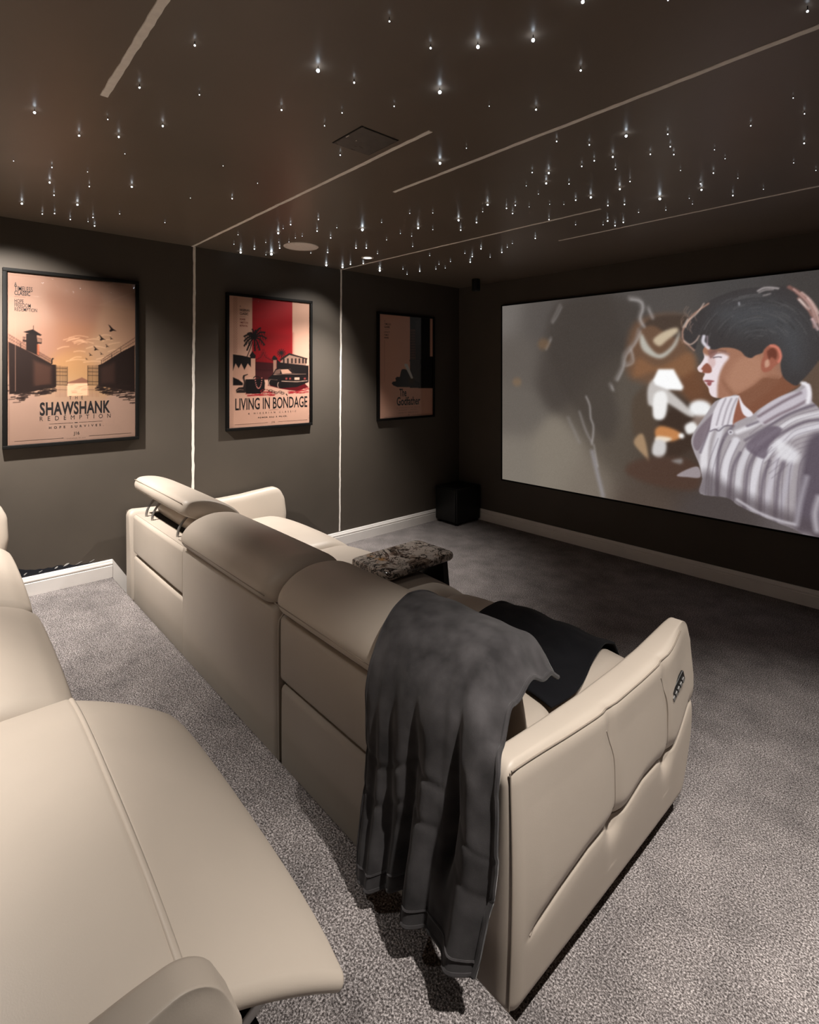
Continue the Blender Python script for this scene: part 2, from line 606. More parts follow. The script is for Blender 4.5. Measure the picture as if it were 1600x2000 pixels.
# ------------------------------------------------------------------ art on grids of points (projected picture, poster prints)
class Art:
    """Colour field on a grid of points; shapes are laid over each other with crisp or soft edges."""

    def __init__(self, x0, x1, y0, y1, nx, ny, col):
        self.x = np.linspace(x0, x1, nx)
        self.y = np.linspace(y0, y1, ny)
        self.X, self.Y = np.meshgrid(self.x, self.y)
        self.c = np.empty((ny, nx, 3))
        self.c[:] = col
        self.px = (x1 - x0) / (nx - 1)
        self.clip = None

    def field(self, samples, sig):
        num = np.zeros_like(self.c)
        den = np.zeros(self.X.shape)
        for (x, y), c in samples:
            w = np.exp(-((self.X - x) ** 2 + (self.Y - y) ** 2) / (2 * sig * sig)) + 1e-6
            num += w[..., None] * np.array(c, float)
            den += w
        self.c = num / den[..., None]

    def win(self, P, pad):
        i0 = max(0, np.searchsorted(self.x, P[:, 0].min() - pad))
        i1 = min(len(self.x), np.searchsorted(self.x, P[:, 0].max() + pad))
        j0 = max(0, np.searchsorted(self.y, P[:, 1].min() - pad))
        j1 = min(len(self.y), np.searchsorted(self.y, P[:, 1].max() + pad))
        return slice(j0, j1), slice(i0, i1)

    def seg_dist(self, X, Y, a, b):
        d = b - a
        L = max(d @ d, 1e-12)
        t = np.clip(((X - a[0]) * d[0] + (Y - a[1]) * d[1]) / L, 0, 1)
        return np.hypot(X - a[0] - t * d[0], Y - a[1] - t * d[1])

    def blend(self, s, al, col):
        if self.clip is not None:
            al = al * self.clip[s]
        self.c[s] = self.c[s] * (1 - al[..., None]) + np.array(col, float) * al[..., None]

    def alpha_poly(self, P, soft, s):
        X, Y = self.X[s], self.Y[s]
        dist = np.full(X.shape, 1e9)
        ins = np.zeros(X.shape, bool)
        n = len(P)
        for i in range(n):
            a, b = P[i], P[(i + 1) % n]
            dist = np.minimum(dist, self.seg_dist(X, Y, a, b))
            if a[1] != b[1]:
                ins ^= ((a[1] > Y) != (b[1] > Y)) & (X < (b[0] - a[0]) * (Y - a[1]) / (b[1] - a[1]) + a[0])
        sd = np.where(ins, -dist, dist)
        t = np.clip(0.5 - sd / soft, 0, 1)
        return t * t * (3 - 2 * t)

    def poly(self, pts, col, soft=None, al=1.0, smooth=0):
        P = np.array(pts, float)
        if smooth:
            P = spline(P, smooth, True)
        soft = soft or self.px * 1.3
        s = self.win(P, soft)
        if self.X[s].size:
            self.blend(s, self.alpha_poly(P, soft, s) * al, col)

    def mask(self, pts, smooth=0):
        P = np.array(pts, float)
        if smooth:
            P = spline(P, smooth, True)
        self.clip = self.alpha_poly(P, self.px * 1.3, (slice(None), slice(None)))

    def line(self, pts, w, col, soft=None, al=1.0, smooth=0):
        P = np.array(pts, float)
        if smooth:
            P = spline(P, smooth)
        soft = soft or self.px * 1.2
        s = self.win(P, w + soft)
        X, Y = self.X[s], self.Y[s]
        if not X.size:
            return
        dist = np.full(X.shape, 1e9)
        for a, b in zip(P[:-1], P[1:]):
            dist = np.minimum(dist, self.seg_dist(X, Y, a, b))
        t = np.clip(0.5 - (dist - w / 2) / soft, 0, 1)
        self.blend(s, t * al, col)

    def blob(self, c, r, col, soft=None, al=1.0):
        t = np.linspace(0, 2 * math.pi, 25)[:-1]
        rx, ry = r if hasattr(r, '__len__') else (r, r)
        self.poly(np.stack([c[0] + rx * np.cos(t), c[1] + ry * np.sin(t)], 1), col, soft, al)

    def blur(self, sig):
        n = int(3 * sig) + 1
        k = np.exp(-np.arange(-n, n + 1) ** 2 / (2.0 * sig * sig))
        k /= k.sum()
        for ax in (0, 1):
            pad = [(0, 0)] * 3
            pad[ax] = (n, n)
            q = np.pad(self.c, pad, mode='edge')
            out = np.zeros_like(self.c)
            for i, w in enumerate(k):
                sl = [slice(None)] * 3
                sl[ax] = slice(i, i + self.c.shape[ax])
                out += w * q[tuple(sl)]
            self.c = out

    def build(self, name, to3d, mat, parent):
        ny, nx = self.X.shape
        V = to3d(self.X.ravel(), self.Y.ravel())
        i = np.arange((ny - 1) * (nx - 1))
        a = (i // (nx - 1)) * nx + i % (nx - 1)
        F = np.stack([a, a + 1, a + nx + 1, a + nx], 1).astype(np.int32)
        me = bpy.data.meshes.new(name)
        me.vertices.add(len(V))
        me.vertices.foreach_set('co', V.astype(np.float32).ravel())
        me.loops.add(F.size)
        me.loops.foreach_set('vertex_index', F.ravel())
        me.polygons.add(len(F))
        me.polygons.foreach_set('loop_start', np.arange(0, F.size, 4, dtype=np.int32))
        me.update(calc_edges=True)
        at = me.color_attributes.new('art', 'FLOAT_COLOR', 'POINT')
        rgba = np.ones((len(V), 4), np.float32)
        rgba[:, :3] = lin(np.clip(self.c.reshape(-1, 3), 0, 255))
        at.data.foreach_set('color', rgba.ravel())
        me.materials.append(M[mat])
        o = bpy.data.objects.new(name, me)
        COL.objects.link(o)
        o.parent = parent
        return o


# ------------------------------------------------------------------ projection screen
SX0, SX1, SZ0, SZ1, SY = 0.598, 3.602, 0.460, 2.150, -0.028
scr = empty('projection_screen', (SX0, 0, 0), 'wide projection screen showing a boy in a striped shirt beside a lamp', 'screen')


def sp(pts, crop=None):
    """points of the picture -> (x, z) on the screen"""
    out = []
    for p in pts:
        u, v = p
        if crop == 'a':
            u, v = 960 + u / 2.5, 500 + v / 2.5
        elif crop == 'b':
            u, v = 1240 + u / 4.444, 540 + v / 4.444
        q = on_y(u, v, SY)
        out.append((q[0], q[2]))
    return np.array(out)


A = Art(SX0, SX1, SZ0, SZ1, 720, 405, (85, 79, 73))
A.field([(sp([p])[0], c) for p, c in [
    ((990, 610), (112, 106, 101)), ((1050, 615), (86, 80, 76)), ((1120, 640), (70, 64, 60)), ((1010, 700), (96, 89, 83)),
    ((1100, 720), (72, 65, 60)), ((1000, 800), (102, 95, 88)), ((1000, 900), (122, 114, 104)), ((1090, 900), (128, 119, 107)),
    ((1150, 950), (118, 108, 97)), ((1180, 800), (88, 80, 72)), ((1220, 880), (86, 77, 68)), ((1300, 565), (80, 75, 72)),
    ((1450, 545), (72, 69, 68)), ((1580, 560), (66, 62, 60)), ((1250, 990), (82, 70, 62)), ((1400, 1010), (74, 66, 64)),
    ((1300, 900), (70, 58, 50)), ((1590, 700), (95, 78, 66)), ((1590, 1040), (92, 84, 84))]], 0.14)
a_ = lambda pts, col, soft=0.006, al=1.0, smooth=5: A.poly(sp(pts, 'a'), col, soft, al, smooth)
b_p = lambda pts, col, soft=0.006, al=1.0, smooth=5: A.poly(sp(pts, 'b'), col, soft, al, smooth)
al_ = lambda pts, w, col, soft=0.005, al=1.0: A.line(sp(pts, 'a'), w, col, soft, al, 5)
bl_ = lambda pts, w, col, soft=0.005, al=1.0: A.line(sp(pts, 'b'), w, col, soft, al, 5)
# soft background: dim grown-up figure, warm room, lamp
a_([(300, 260), (420, 215), (640, 200), (740, 280), (730, 400), (660, 500), (600, 640), (620, 800), (560, 900), (420, 760), (330, 620), (270, 420)], (66, 59, 54), 0.12, 0.6)
a_([(700, 330), (930, 290), (960, 420), (1010, 560), (1040, 680), (960, 700), (900, 660), (740, 620), (660, 560)], (112, 82, 62), 0.09, 0.85)
a_([(720, 360), (790, 300), (930, 290), (970, 330), (900, 400), (790, 340)], (66, 56, 50), 0.03, 0.8)
a_([(735, 380), (770, 440), (820, 480), (880, 440), (920, 370), (900, 440), (830, 500), (750, 470), (725, 420)], (182, 178, 168), 0.025)
a_([(790, 410), (840, 370), (900, 350), (910, 370), (860, 410), (820, 440)], (196, 178, 152), 0.022)
a_([(720, 500), (820, 540), (960, 470), (1000, 520), (960, 600), (820, 560), (700, 590)], (140, 98, 68), 0.06, 0.7)
a_([(930, 600), (1030, 560), (1090, 700), (1040, 760), (960, 700)], (110, 72, 50), 0.05, 0.7)
a_([(690, 700), (790, 640), (800, 860), (760, 960), (700, 900)], (82, 68, 56), 0.06, 0.8)
a_([(850, 770), (960, 740), (1010, 820), (980, 940), (860, 980), (800, 900)], (62, 48, 40), 0.04, 0.95)
a_([(765, 640), (800, 600), (860, 650), (940, 720), (990, 780), (960, 780), (880, 730), (850, 720), (840, 790), (800, 790), (790, 740), (765, 720)], (196, 190, 186), 0.022)
a_([(795, 680), (840, 660), (860, 700), (850, 780), (820, 800), (790, 780)], (240, 238, 236), 0.02)
A.poly(sp([(790, 605), (815, 553), (890, 553), (938, 640), (930, 656), (860, 652), (800, 628)], 'a'), (252, 252, 252), 0.008)
c0 = sp([(1020, 745)], 'a')[0]
A.blob(c0, (0.078, 0.062), (238, 238, 238), 0.035)
a_([(1000, 780), (1060, 790), (1070, 860), (1000, 850), (960, 850), (980, 810)], (150, 130, 120), 0.035, 0.8)
a_([(945, 830), (985, 810), (1010, 850), (960, 870)], (236, 234, 232), 0.018)
a_([(800, 850), (830, 830), (900, 850), (930, 880), (880, 905), (810, 890)], (192, 130, 80), 0.02)
a_([(810, 880), (880, 890), (850, 910), (800, 905)], (232, 216, 196), 0.014)
A.blob(sp([(928, 878)], 'a')[0], 0.02, (248, 246, 244), 0.012)
a_([(800, 900), (850, 910), (850, 960), (820, 985), (785, 960)], (206, 202, 200), 0.02)
a_([(695, 910), (740, 870), (770, 1000), (750, 980)], (170, 140, 108), 0.02, 0.9)
a_([(700, 1000), (900, 980), (1010, 1030), (1000, 1140), (800, 1120), (660, 1060)], (80, 58, 48), 0.06, 0.8)
a_([(880, 1000), (930, 990), (925, 1015)], (160, 158, 158), 0.02, 0.7)
# rim lit hair and chain of the dim figure
for pts, w in (([(675, 205), (720, 215), (738, 250), (725, 300), (740, 340)], 0.030), ([(765, 250), (788, 300)], 0.018), ([(720, 360), (700, 420), (650, 480), (640, 540), (610, 600)], 0.026),
               ([(680, 450), (685, 510), (650, 530)], 0.02), ([(335, 240), (310, 290), (295, 320)], 0.014), ([(290, 400), (265, 450)], 0.014), ([(580, 625), (590, 650)], 0.02)):
    al_(pts, w, (150, 143, 140), 0.03, 0.6)
    al_([(p[0] + 6 + 4 * math.sin(p[1]), p[1] + 8) for p in pts], w * 0.3, (215, 212, 212), 0.012, 0.7)
al_([(462, 685), (480, 730), (485, 790), (498, 830), (496, 880), (490, 920)], 0.008, (205, 200, 200), 0.008)
al_([(492, 955), (510, 1030), (530, 1110), (545, 1170)], 0.030, (150, 146, 150), 0.03, 0.8)
al_([(500, 920), (520, 1030)], 0.006, (190, 186, 186), 0.008)
al_([(430, 760), (460, 850), (490, 910)], 0.010, (160, 154, 154), 0.02, 0.8)
al_([(375, 790), (430, 910)], 0.02, (140, 134, 130), 0.03, 0.6)
A.blob(sp([(255, 430)], 'a')[0], (0.06, 0.05), (120, 92, 66), 0.06, 0.6)
A.blob(sp([(125, 615)], 'a')[0], (0.05, 0.04), (130, 104, 78), 0.05, 0.6)
A.blur(1.8)
# the boy: neck and face, then shirt, then hair
b_p([(900, 980), (1250, 820), (1420, 930), (1330, 1010), (1200, 1110), (1080, 1220), (1000, 1250), (940, 1200)], (126, 82, 62), 0.02)
b_p([(592, 640), (604, 700), (575, 755), (545, 792), (560, 825), (608, 842), (592, 886), (602, 912), (618, 935), (640, 968), (650, 1010), (676, 1042), (740, 1056), (840, 1044), (940, 1000), (1040, 940), (1120, 880), (1270, 880), (1280, 680), (1120, 630), (1000, 600), (800, 560), (640, 590)], (160, 114, 92), 0.006)
b_p([(900, 720), (1090, 700), (1110, 860), (1000, 960), (860, 1000), (800, 900)], (176, 130, 106), 0.07, 0.8)
b_p([(760, 900), (860, 1040), (1010, 960), (1120, 880), (1260, 880), (1150, 1010), (1040, 1090), (960, 1120)], (132, 90, 70), 0.05, 0.7)
A.mask(sp([(592, 640), (604, 700), (575, 755), (545, 792), (560, 825), (608, 842), (592, 886), (602, 912), (618, 935), (640, 968), (650, 1010), (676, 1042), (740, 1056), (840, 1044), (940, 1000), (1040, 940), (1120, 880), (1270, 880), (1280, 680), (1120, 630), (1000, 600), (800, 560), (640, 590)], 'b'), 5)
b_p([(500, 640), (640, 690), (720, 660), (815, 695), (770, 770), (735, 850), (718, 950), (700, 1100), (560, 1100), (480, 880)], (232, 218, 222), 0.030)
b_p([(640, 700), (690, 700), (700, 760), (665, 800), (640, 760)], (206, 172, 168), 0.02, 0.7)
A.clip = None
b_p([(600, 770), (630, 752), (662, 785), (668, 825), (640, 840), (580, 832), (572, 812)], (146, 88, 72), 0.01)
b_p([(560, 800), (590, 815), (580, 832), (556, 822)], (228, 206, 206), 0.008)
b_p([(640, 640), (720, 650), (690, 690), (655, 710)], (132, 92, 86), 0.012, 0.8)
bl_([(682, 706), (705, 700), (735, 698), (752, 702)], 0.007, (92, 78, 84), 0.006)
bl_([(668, 660), (720, 640), (790, 650)], 0.010, (112, 84, 78), 0.012, 0.7)
bl_([(700, 672), (760, 660), (820, 672)], 0.008, (150, 120, 116), 0.01)
b_p([(600, 903), (640, 897), (692, 908), (660, 920), (618, 916)], (150, 88, 90), 0.008)
b_p([(625, 925), (665, 920), (660, 945), (640, 948)], (150, 84, 86), 0.010)
# hair
b_p([(400, 520), (425, 410), (500, 330), (610, 235), (760, 160), (900, 115), (1060, 95), (1250, 82), (1400, 108), (1500, 180), (1570, 280), (1640, 380), (1650, 640), (1590, 740), (1520, 830), (1450, 905), (1400, 948), (1330, 912), (1284, 862), (1266, 780), (1270, 700), (1250, 610), (1180, 592), (1130, 625), (1106, 664), (1050, 684), (1010, 708), (960, 692), (920, 650), (850, 622), (760, 618), (690, 636), (640, 620), (600, 560), (555, 540), (520, 640), (460, 606), (425, 570)], (62, 58, 58), 0.008)
b_p([(700, 300), (1100, 200), (1400, 330), (1480, 600), (1380, 800), (1180, 520), (900, 480)], (76, 77, 80), 0.22, 0.8)
for pts, w, c in (([(640, 235), (560, 290), (500, 340), (450, 410), (415, 480), (425, 560), (470, 600), (515, 640)], 0.010, (196, 150, 128)),
                  ([(600, 235), (540, 320), (470, 380), (440, 440)], 0.006, (232, 206, 190)), ([(430, 560), (480, 590), (530, 560), (560, 515)], 0.008, (220, 190, 174)),
                  ([(460, 370), (420, 440)], 0.006, (240, 220, 205)), ([(600, 520), (595, 570), (640, 620)], 0.022, (232, 226, 236)), ([(630, 520), (630, 600)], 0.008, (170, 150, 160)),
                  ([(1340, 92), (1440, 150), (1520, 230), (1580, 340), (1620, 440)], 0.022, (136, 96, 88)), ([(1420, 190), (1480, 260), (1540, 330), (1560, 440)], 0.012, (168, 124, 114)),
                  ([(1430, 200), (1470, 240), (1510, 280)], 0.012, (236, 222, 216)), ([(1450, 140), (1530, 210), (1600, 320)], 0.010, (226, 190, 180)), ([(1540, 370), (1590, 460)], 0.014, (220, 186, 186)),
                  ([(1070, 125), (1120, 100), (1180, 96), (1245, 104)], 0.010, (196, 186, 184)), ([(1080, 140), (1130, 118), (1200, 112)], 0.008, (170, 160, 158)), ([(1120, 165), (1175, 150)], 0.008, (170, 160, 158)), ([(1380, 110), (1470, 190), (1540, 290), (1580, 400)], 0.007, (214, 176, 166)), ([(1400, 140), (1480, 230), (1530, 340)], 0.006, (150, 108, 98)), ([(1500, 190), (1570, 300), (1610, 420)], 0.007, (230, 200, 192)), ([(905, 228), (908, 248)], 0.008, (190, 190, 196))):
    bl_(pts, w, c, 0.012, 0.85)
# hair strands
hr_ = random.Random(3)
for k in range(130):
    t0 = hr_.uniform(0.15, 1.0)
    cx_, cy_ = 1080, 640
    rx_, ry_ = 560 * t0, 500 * t0
    a1_ = hr_.uniform(math.radians(185), math.radians(345))
    span = hr_.uniform(0.15, 0.5)
    pts = [(cx_ + rx_ * math.cos(a1_ + span * q), cy_ + ry_ * math.sin(a1_ + span * q)) for q in (0, 0.33, 0.66, 1)]
    if pts[0][1] < 560 and pts[-1][1] < 560 and min(p[0] for p in pts) > 470:
        g_ = hr_.choice((50, 54, 84, 90, 96))
        bl_(pts, hr_.uniform(0.003, 0.008), (g_ + 2, g_, g_), 0.008, 0.45)
for k in range(26):
    x_, y_ = hr_.uniform(420, 620), hr_.uniform(250, 600)
    if x_ - 400 < (640 - y_) * 0.55:
        bl_([(x_, y_), (x_ - 25, y_ + 40), (x_ - 10, y_ + 85)], 0.003, (186, 150, 132), 0.006, 0.5)
# ear
b_p([(1125, 640), (1160, 600), (1215, 588), (1262, 630), (1276, 690), (1262, 740), (1215, 780), (1180, 815), (1125, 832), (1098, 800), (1100, 740), (1118, 690)], (158, 96, 78), 0.008)
b_p([(1150, 650), (1200, 620), (1235, 660), (1225, 720), (1190, 700), (1165, 720)], (108, 60, 48), 0.016)
bl_([(1180, 600), (1240, 620), (1268, 690), (1250, 740)], 0.012, (214, 130, 112), 0.012)
b_p([(1130, 740), (1160, 720), (1170, 770), (1135, 790)], (196, 150, 128), 0.014)
# shirt
body = [(1090, 712), (1150, 690), (1205, 680), (1240, 750), (1270, 775), (1310, 745), (1400, 690), (1490, 650), (1530, 612), (1552, 640), (1560, 700), (1620, 780), (1640, 1000), (1640, 1400), (1480, 1335), (1330, 1275), (1210, 1220), (1150, 1180), (1020, 1160), (1030, 1090), (1015, 1020), (990, 960), (975, 900), (1000, 840), (1050, 770)]
A.mask(sp(body, 'a'), 4)
a_(body, (166, 158, 162), 0.006)
for pts, w, c in (([(1110, 760), (1060, 860), (1040, 960), (1035, 1160)], 0.050, (226, 222, 226)), ([(1150, 760), (1110, 880), (1085, 1000), (1080, 1180)], 0.040, (214, 210, 216)),
                  ([(1195, 900), (1150, 1000), (1135, 1110), (1130, 1220)], 0.045, (222, 218, 224)), ([(1260, 930), (1215, 1040), (1200, 1150), (1195, 1260)], 0.040, (210, 206, 212)),
                  ([(1330, 960), (1290, 1060), (1270, 1180), (1270, 1290)], 0.045, (218, 214, 220)), ([(1400, 980), (1370, 1080), (1345, 1200), (1340, 1310)], 0.036, (196, 190, 198)),
                  ([(1470, 960), (1450, 1080), (1420, 1200), (1410, 1330)], 0.034, (178, 172, 180)), ([(1280, 930), (1380, 860), (1480, 800), (1600, 770)], 0.030, (222, 218, 222)),
                  ([(1330, 980), (1420, 900), (1520, 850), (1600, 830)], 0.046, (214, 210, 216)), ([(1200, 860), (1290, 820), (1400, 750), (1540, 660)], 0.030, (226, 222, 226))):
    al_(pts, w, c, 0.02, 0.9)
for pts, w in (([(1085, 780), (1050, 880), (1020, 960)], 0.016), ([(1180, 830), (1130, 900), (1105, 1010), (1100, 1200)], 0.020), ([(1215, 960), (1175, 1050), (1160, 1220)], 0.018), ([(1290, 960), (1250, 1060), (1235, 1270)], 0.018),
               ([(1360, 1000), (1325, 1100), (1310, 1290)], 0.018), ([(1430, 1000), (1400, 1100), (1385, 1320)], 0.020), ([(1240, 900), (1340, 840), (1460, 770), (1600, 720)], 0.018), ([(1310, 950), (1410, 870), (1530, 810), (1620, 800)], 0.016),
               ([(1250, 830), (1340, 790), (1450, 710)], 0.016)):
    al_(pts, w, (112, 102, 112), 0.014, 0.85)
for k in range(15):
    x_ = 1040 + 38 * k + hr_.uniform(-8, 8)
    al_([(x_ + 60, 890 + 6 * k), (x_ + 18, 1000), (x_, 1110), (x_ - 4, 1300)], 0.0045, (84, 72, 84), 0.006, 0.55)
for k in range(10):
    y_ = 720 + 24 * k
    al_([(1260 + 12 * k, y_ + 150), (1370 + 10 * k, y_ + 70), (1490, y_ + 10), (1640, y_ - 30)], 0.004, (92, 80, 92), 0.006, 0.45)
a_([(1240, 930), (1330, 850), (1380, 830), (1420, 850), (1360, 920), (1330, 990)], (104, 92, 104), 0.02, 0.85)
a_([(1000, 860), (1060, 790), (1100, 760), (1050, 880), (1010, 950), (985, 920)], (118, 104, 112), 0.016, 0.85)
a_([(1545, 900), (1600, 860), (1660, 900), (1660, 1400), (1560, 1350), (1490, 1330), (1500, 1150), (1520, 1000)], (88, 78, 88), 0.06, 0.92)
a_([(1400, 900), (1500, 960), (1480, 1010), (1400, 980)], (232, 230, 234), 0.05, 0.8)
a_([(1010, 1080), (1060, 1050), (1160, 1120), (1330, 1200), (1480, 1260), (1640, 1330), (1640, 1420), (1480, 1340), (1200, 1230), (1010, 1170)], (84, 74, 78), 0.10, 0.7)
al_([(1200, 1190), (1300, 1250), (1400, 1290), (1480, 1310)], 0.018, (196, 190, 196), 0.014, 0.8)
al_([(1540, 1080), (1510, 1200), (1490, 1310)], 0.022, (176, 170, 178), 0.03, 0.8)
al_([(1600, 1180), (1580, 1260), (1590, 1340)], 0.03, (190, 184, 190), 0.03, 0.8)
A.clip = None
a_([(905, 1072), (960, 1040), (1010, 1030), (1020, 1080), (960, 1080)], (160, 150, 154), 0.012, 0.9)
# collar, neck opening, button
b_p([(905, 1035), (940, 1100), (1010, 1190), (960, 1225), (870, 1270), (850, 1300), (860, 1200), (880, 1120)], (146, 92, 74), 0.01)
b_p([(905, 1035), (945, 1110), (1026, 1190), (985, 1220), (940, 1190), (915, 1110)], (232, 226, 232), 0.008)
b_p([(760, 1056), (890, 1036), (902, 1050), (876, 1140), (850, 1250), (845, 1290), (770, 1290), (690, 1330), (655, 1345), (670, 1230), (705, 1130)], (222, 216, 222), 0.01)
for x_ in (740, 790, 835):
    bl_([(x_ + 50, 1060), (x_ + 10, 1150), (x_ - 30, 1290)], 0.010, (140, 130, 138), 0.01, 0.7)
bl_([(655, 1345), (700, 1325), (730, 1340), (780, 1300), (845, 1292)], 0.008, (90, 80, 92), 0.008, 0.8)
b_p([(1090, 1160), (1180, 1090), (1330, 1020), (1450, 990), (1500, 930), (1530, 960), (1535, 1080), (1480, 1120), (1300, 1200), (1130, 1290), (1060, 1220)], (196, 188, 196), 0.014)
bl_([(1075, 1215), (1180, 1150), (1300, 1080), (1440, 1010)], 0.016, (112, 96, 104), 0.016, 0.85)
bl_([(1130, 1270), (1250, 1200), (1380, 1140), (1490, 1080)], 0.018, (126, 110, 118), 0.014, 0.85)
bl_([(1455, 925), (1500, 950), (1515, 1020), (1500, 1090)], 0.02, (240, 236, 240), 0.014, 0.9)
A.blob(sp([(832, 1352)], 'b')[0], 0.016, (216, 212, 218), 0.008)
A.blob(sp([(832, 1352)], 'b')[0], 0.008, (120, 112, 120), 0.008)
A.blur(0.7)
# grain of the picture on the screen weave
A.c += rng.normal(0, 2.0, A.c.shape[:2])[..., None]
A.build('screen_surface', lambda x, z: np.stack([x - SX0, np.full_like(x, SY), z], 1), 'screen', scr)
box('backing', (0, -0.026, SZ0), (SX1 - SX0, -0.004, SZ1), 'black', scr)
fw = 0.012
for lo, hi in (((-fw, -0.034, SZ0 - fw), (SX1 - SX0 + fw, -0.002, SZ0)), ((-fw, -0.034, SZ1), (SX1 - SX0 + fw, -0.002, SZ1 + fw)), ((-fw, -0.034, SZ0), (0, -0.002, SZ1)), ((SX1 - SX0, -0.034, SZ0), (SX1 - SX0 + fw, -0.002, SZ1))):
    box('frame_rail', lo, hi, 'frame', scr)

# ------------------------------------------------------------------ framed posters
PRX = 0.016


def text_mesh(name, body, lo, hi, mat, parent, bold=0.0, spacing=1.0, off=(0, 0, 0)):
    cu = bpy.data.curves.new(name, 'FONT')
    cu.body = body
    cu.offset = bold
    cu.space_character = spacing
    cu.resolution_u = 3
    ob = bpy.data.objects.new(name, cu)
    me = bpy.data.meshes.new_from_object(ob)
    bpy.data.objects.remove(ob)
    bpy.data.curves.remove(cu)
    n = len(me.vertices)
    co = np.empty(n * 3, np.float32)
    me.vertices.foreach_get('co', co)
    co = co.reshape(-1, 3)
    mn, mxx = co[:, :2].min(0), co[:, :2].max(0)
    t = (co[:, :2] - mn) / np.maximum(mxx - mn, 1e-6)
    out = np.stack([np.full(n, PRX + 0.0006), lo[0] + t[:, 0] * (hi[0] - lo[0]), lo[1] + t[:, 1] * (hi[1] - lo[1])], 1) - np.array(off)
    me.vertices.foreach_set('co', out.astype(np.float32).ravel())
    me.update()
    me.name = name
    me.materials.clear()
    me.materials.append(M[mat])
    o = bpy.data.objects.new(name, me)
    COL.objects.link(o)
    o.parent = parent
    return o


class Poster:
    def __init__(self, name, corners, crop, label, paper, nx=190):
        q = [on_x(u, v, 0.03) for u, v in corners]
        self.y0, self.y1 = (q[0][1] + q[3][1]) / 2, (q[1][1] + q[2][1]) / 2
        self.z1, self.z0 = (q[0][2] + q[1][2]) / 2, (q[2][2] + q[3][2]) / 2
        self.crop = crop
        self.root = empty(name, (0, self.y0, self.z0), label, 'poster', 'framed film posters on the left wall')
        self.off = np.array([0, self.y0, self.z0])
        w = 0.021
        self.in0, self.in1 = np.array([self.y0 + w, self.z0 + w]), np.array([self.y1 - w, self.z1 - w])
        asp = (self.z1 - self.z0 - 2 * w) / (self.y1 - self.y0 - 2 * w)
        self.a = Art(self.in0[0], self.in1[0], self.in0[1], self.in1[1], nx, int(nx * asp), paper)

    def p(self, pts):
        ox, oy, s = self.crop
        out = []
        for u, v in pts:
            q = on_x(ox + u / s, oy + v / s, PRX)
            out.append((q[1], q[2]))
        return np.array(out)

    def poly(self, pts, col, soft=None, al=1.0, smooth=0):
        self.a.poly(self.p(pts), col, soft, al, smooth)

    def line(self, pts, w, col, soft=None, al=1.0, smooth=0):
        self.a.line(self.p(pts), w, col, soft, al, smooth)

    def text(self, body, lb, rt, mat='ink', bold=0.0, spacing=1.0):
        lo, hi = self.p([lb])[0], self.p([rt])[0]
        text_mesh('lettering', body, lo, hi, mat, self.root, bold, spacing, self.off)

    def rule(self, a, b, w=0.0016, mat='ink'):
        lo, hi = self.p([a])[0], self.p([b])[0]
        z = (lo[1] + hi[1]) / 2
        v = [(PRX + 0.0006, lo[0], z - w / 2), (PRX + 0.0006, hi[0], z - w / 2), (PRX + 0.0006, hi[0], z + w / 2), (PRX + 0.0006, lo[0], z + w / 2)]
        mesh('printed_rule', np.array(v) - self.off, [(0, 1, 2, 3)], mat, self.root, smooth=False)

    def finish(self):
        y0, y1, z0, z1 = self.y0, self.y1, self.z0, self.z1
        w = 0.021
        self.a.build('print', lambda y, z: np.stack([np.full_like(y, PRX), y, z], 1) - self.off, 'print', self.root)
        box('backing', (0.002, y0 + 0.004, z0 + 0.004), (PRX - 0.0015, y1 - 0.004, z1 - 0.004), 'frame', self.root, self.off)
        for lo, hi in (((0.001, y0, z0), (0.03, y1, z0 + w)), ((0.001, y0, z1 - w), (0.03, y1, z1)), ((0.001, y0, z0 + w), (0.03, y0 + w, z1 - w)), ((0.001, y1 - w, z0 + w), (0.03, y1, z1 - w))):
            v, f = rbox_vf(lo, hi, 0.0025, (1, 1, 1), k=2)
            mesh('frame_rail', v - self.off, f, 'frame', self.root)
        v = [(0.0215, y0 + w, z0 + w), (0.0215, y1 - w, z0 + w), (0.0215, y1 - w, z1 - w), (0.0215, y0 + w, z1 - w)]
        mesh('glass_pane', np.array(v) - self.off, [(0, 1, 2, 3)], 'glass', self.root, smooth=False)


INK = (24, 17, 15)
# --- poster with the prison gate
P1 = Poster('framed_poster', [(5, 523), (272, 548), (272, 857), (5, 880)], (0, 500, 5.0), 'framed poster of prison walls, watchtower and open gate at sunset', (236, 196, 174))
P1.a.field([(P1.p([p])[0], tuple(min(252, 0.67 * q) for q in c)) for p, c in [((200, 220), (205, 160, 138)), ((700, 260), (196, 148, 125)), ((1250, 320), (203, 158, 135)), ((700, 500), (184, 132, 108)), ((300, 600), (205, 162, 140)), ((1200, 650), (206, 158, 128)),
                                             ((700, 800), (188, 130, 98)), ((420, 800), (190, 140, 116)), ((750, 1050), (216, 158, 106)), ((1000, 950), (214, 168, 132)), ((750, 1200), (226, 172, 116)), ((700, 1350), (222, 178, 148)), ((700, 1600), (222, 180, 158)),
                                             ((200, 1600), (214, 172, 150)), ((1250, 1600), (220, 178, 156))]], 0.06)
for k in range(26):      # sunset clouds
    cx, cy = 560 + random.random() * 720, 790 + random.random() * 280
    ln = 60 + random.random() * 130
    P1.line([(cx, cy), (cx + ln * 0.5, cy - 8 - 20 * random.random()), (cx + ln, cy - 25 * random.random())], 0.004, (232, 188, 150), 0.008, 0.35, 4)
P1.poly([(655, 1235), (740, 1210), (800, 1185), (860, 1215), (860, 1245), (655, 1248)], (112, 76, 60), 0.006)
P1.poly([(655, 1246), (860, 1240), (865, 1360), (655, 1370)], (206, 160, 128), 0.008)
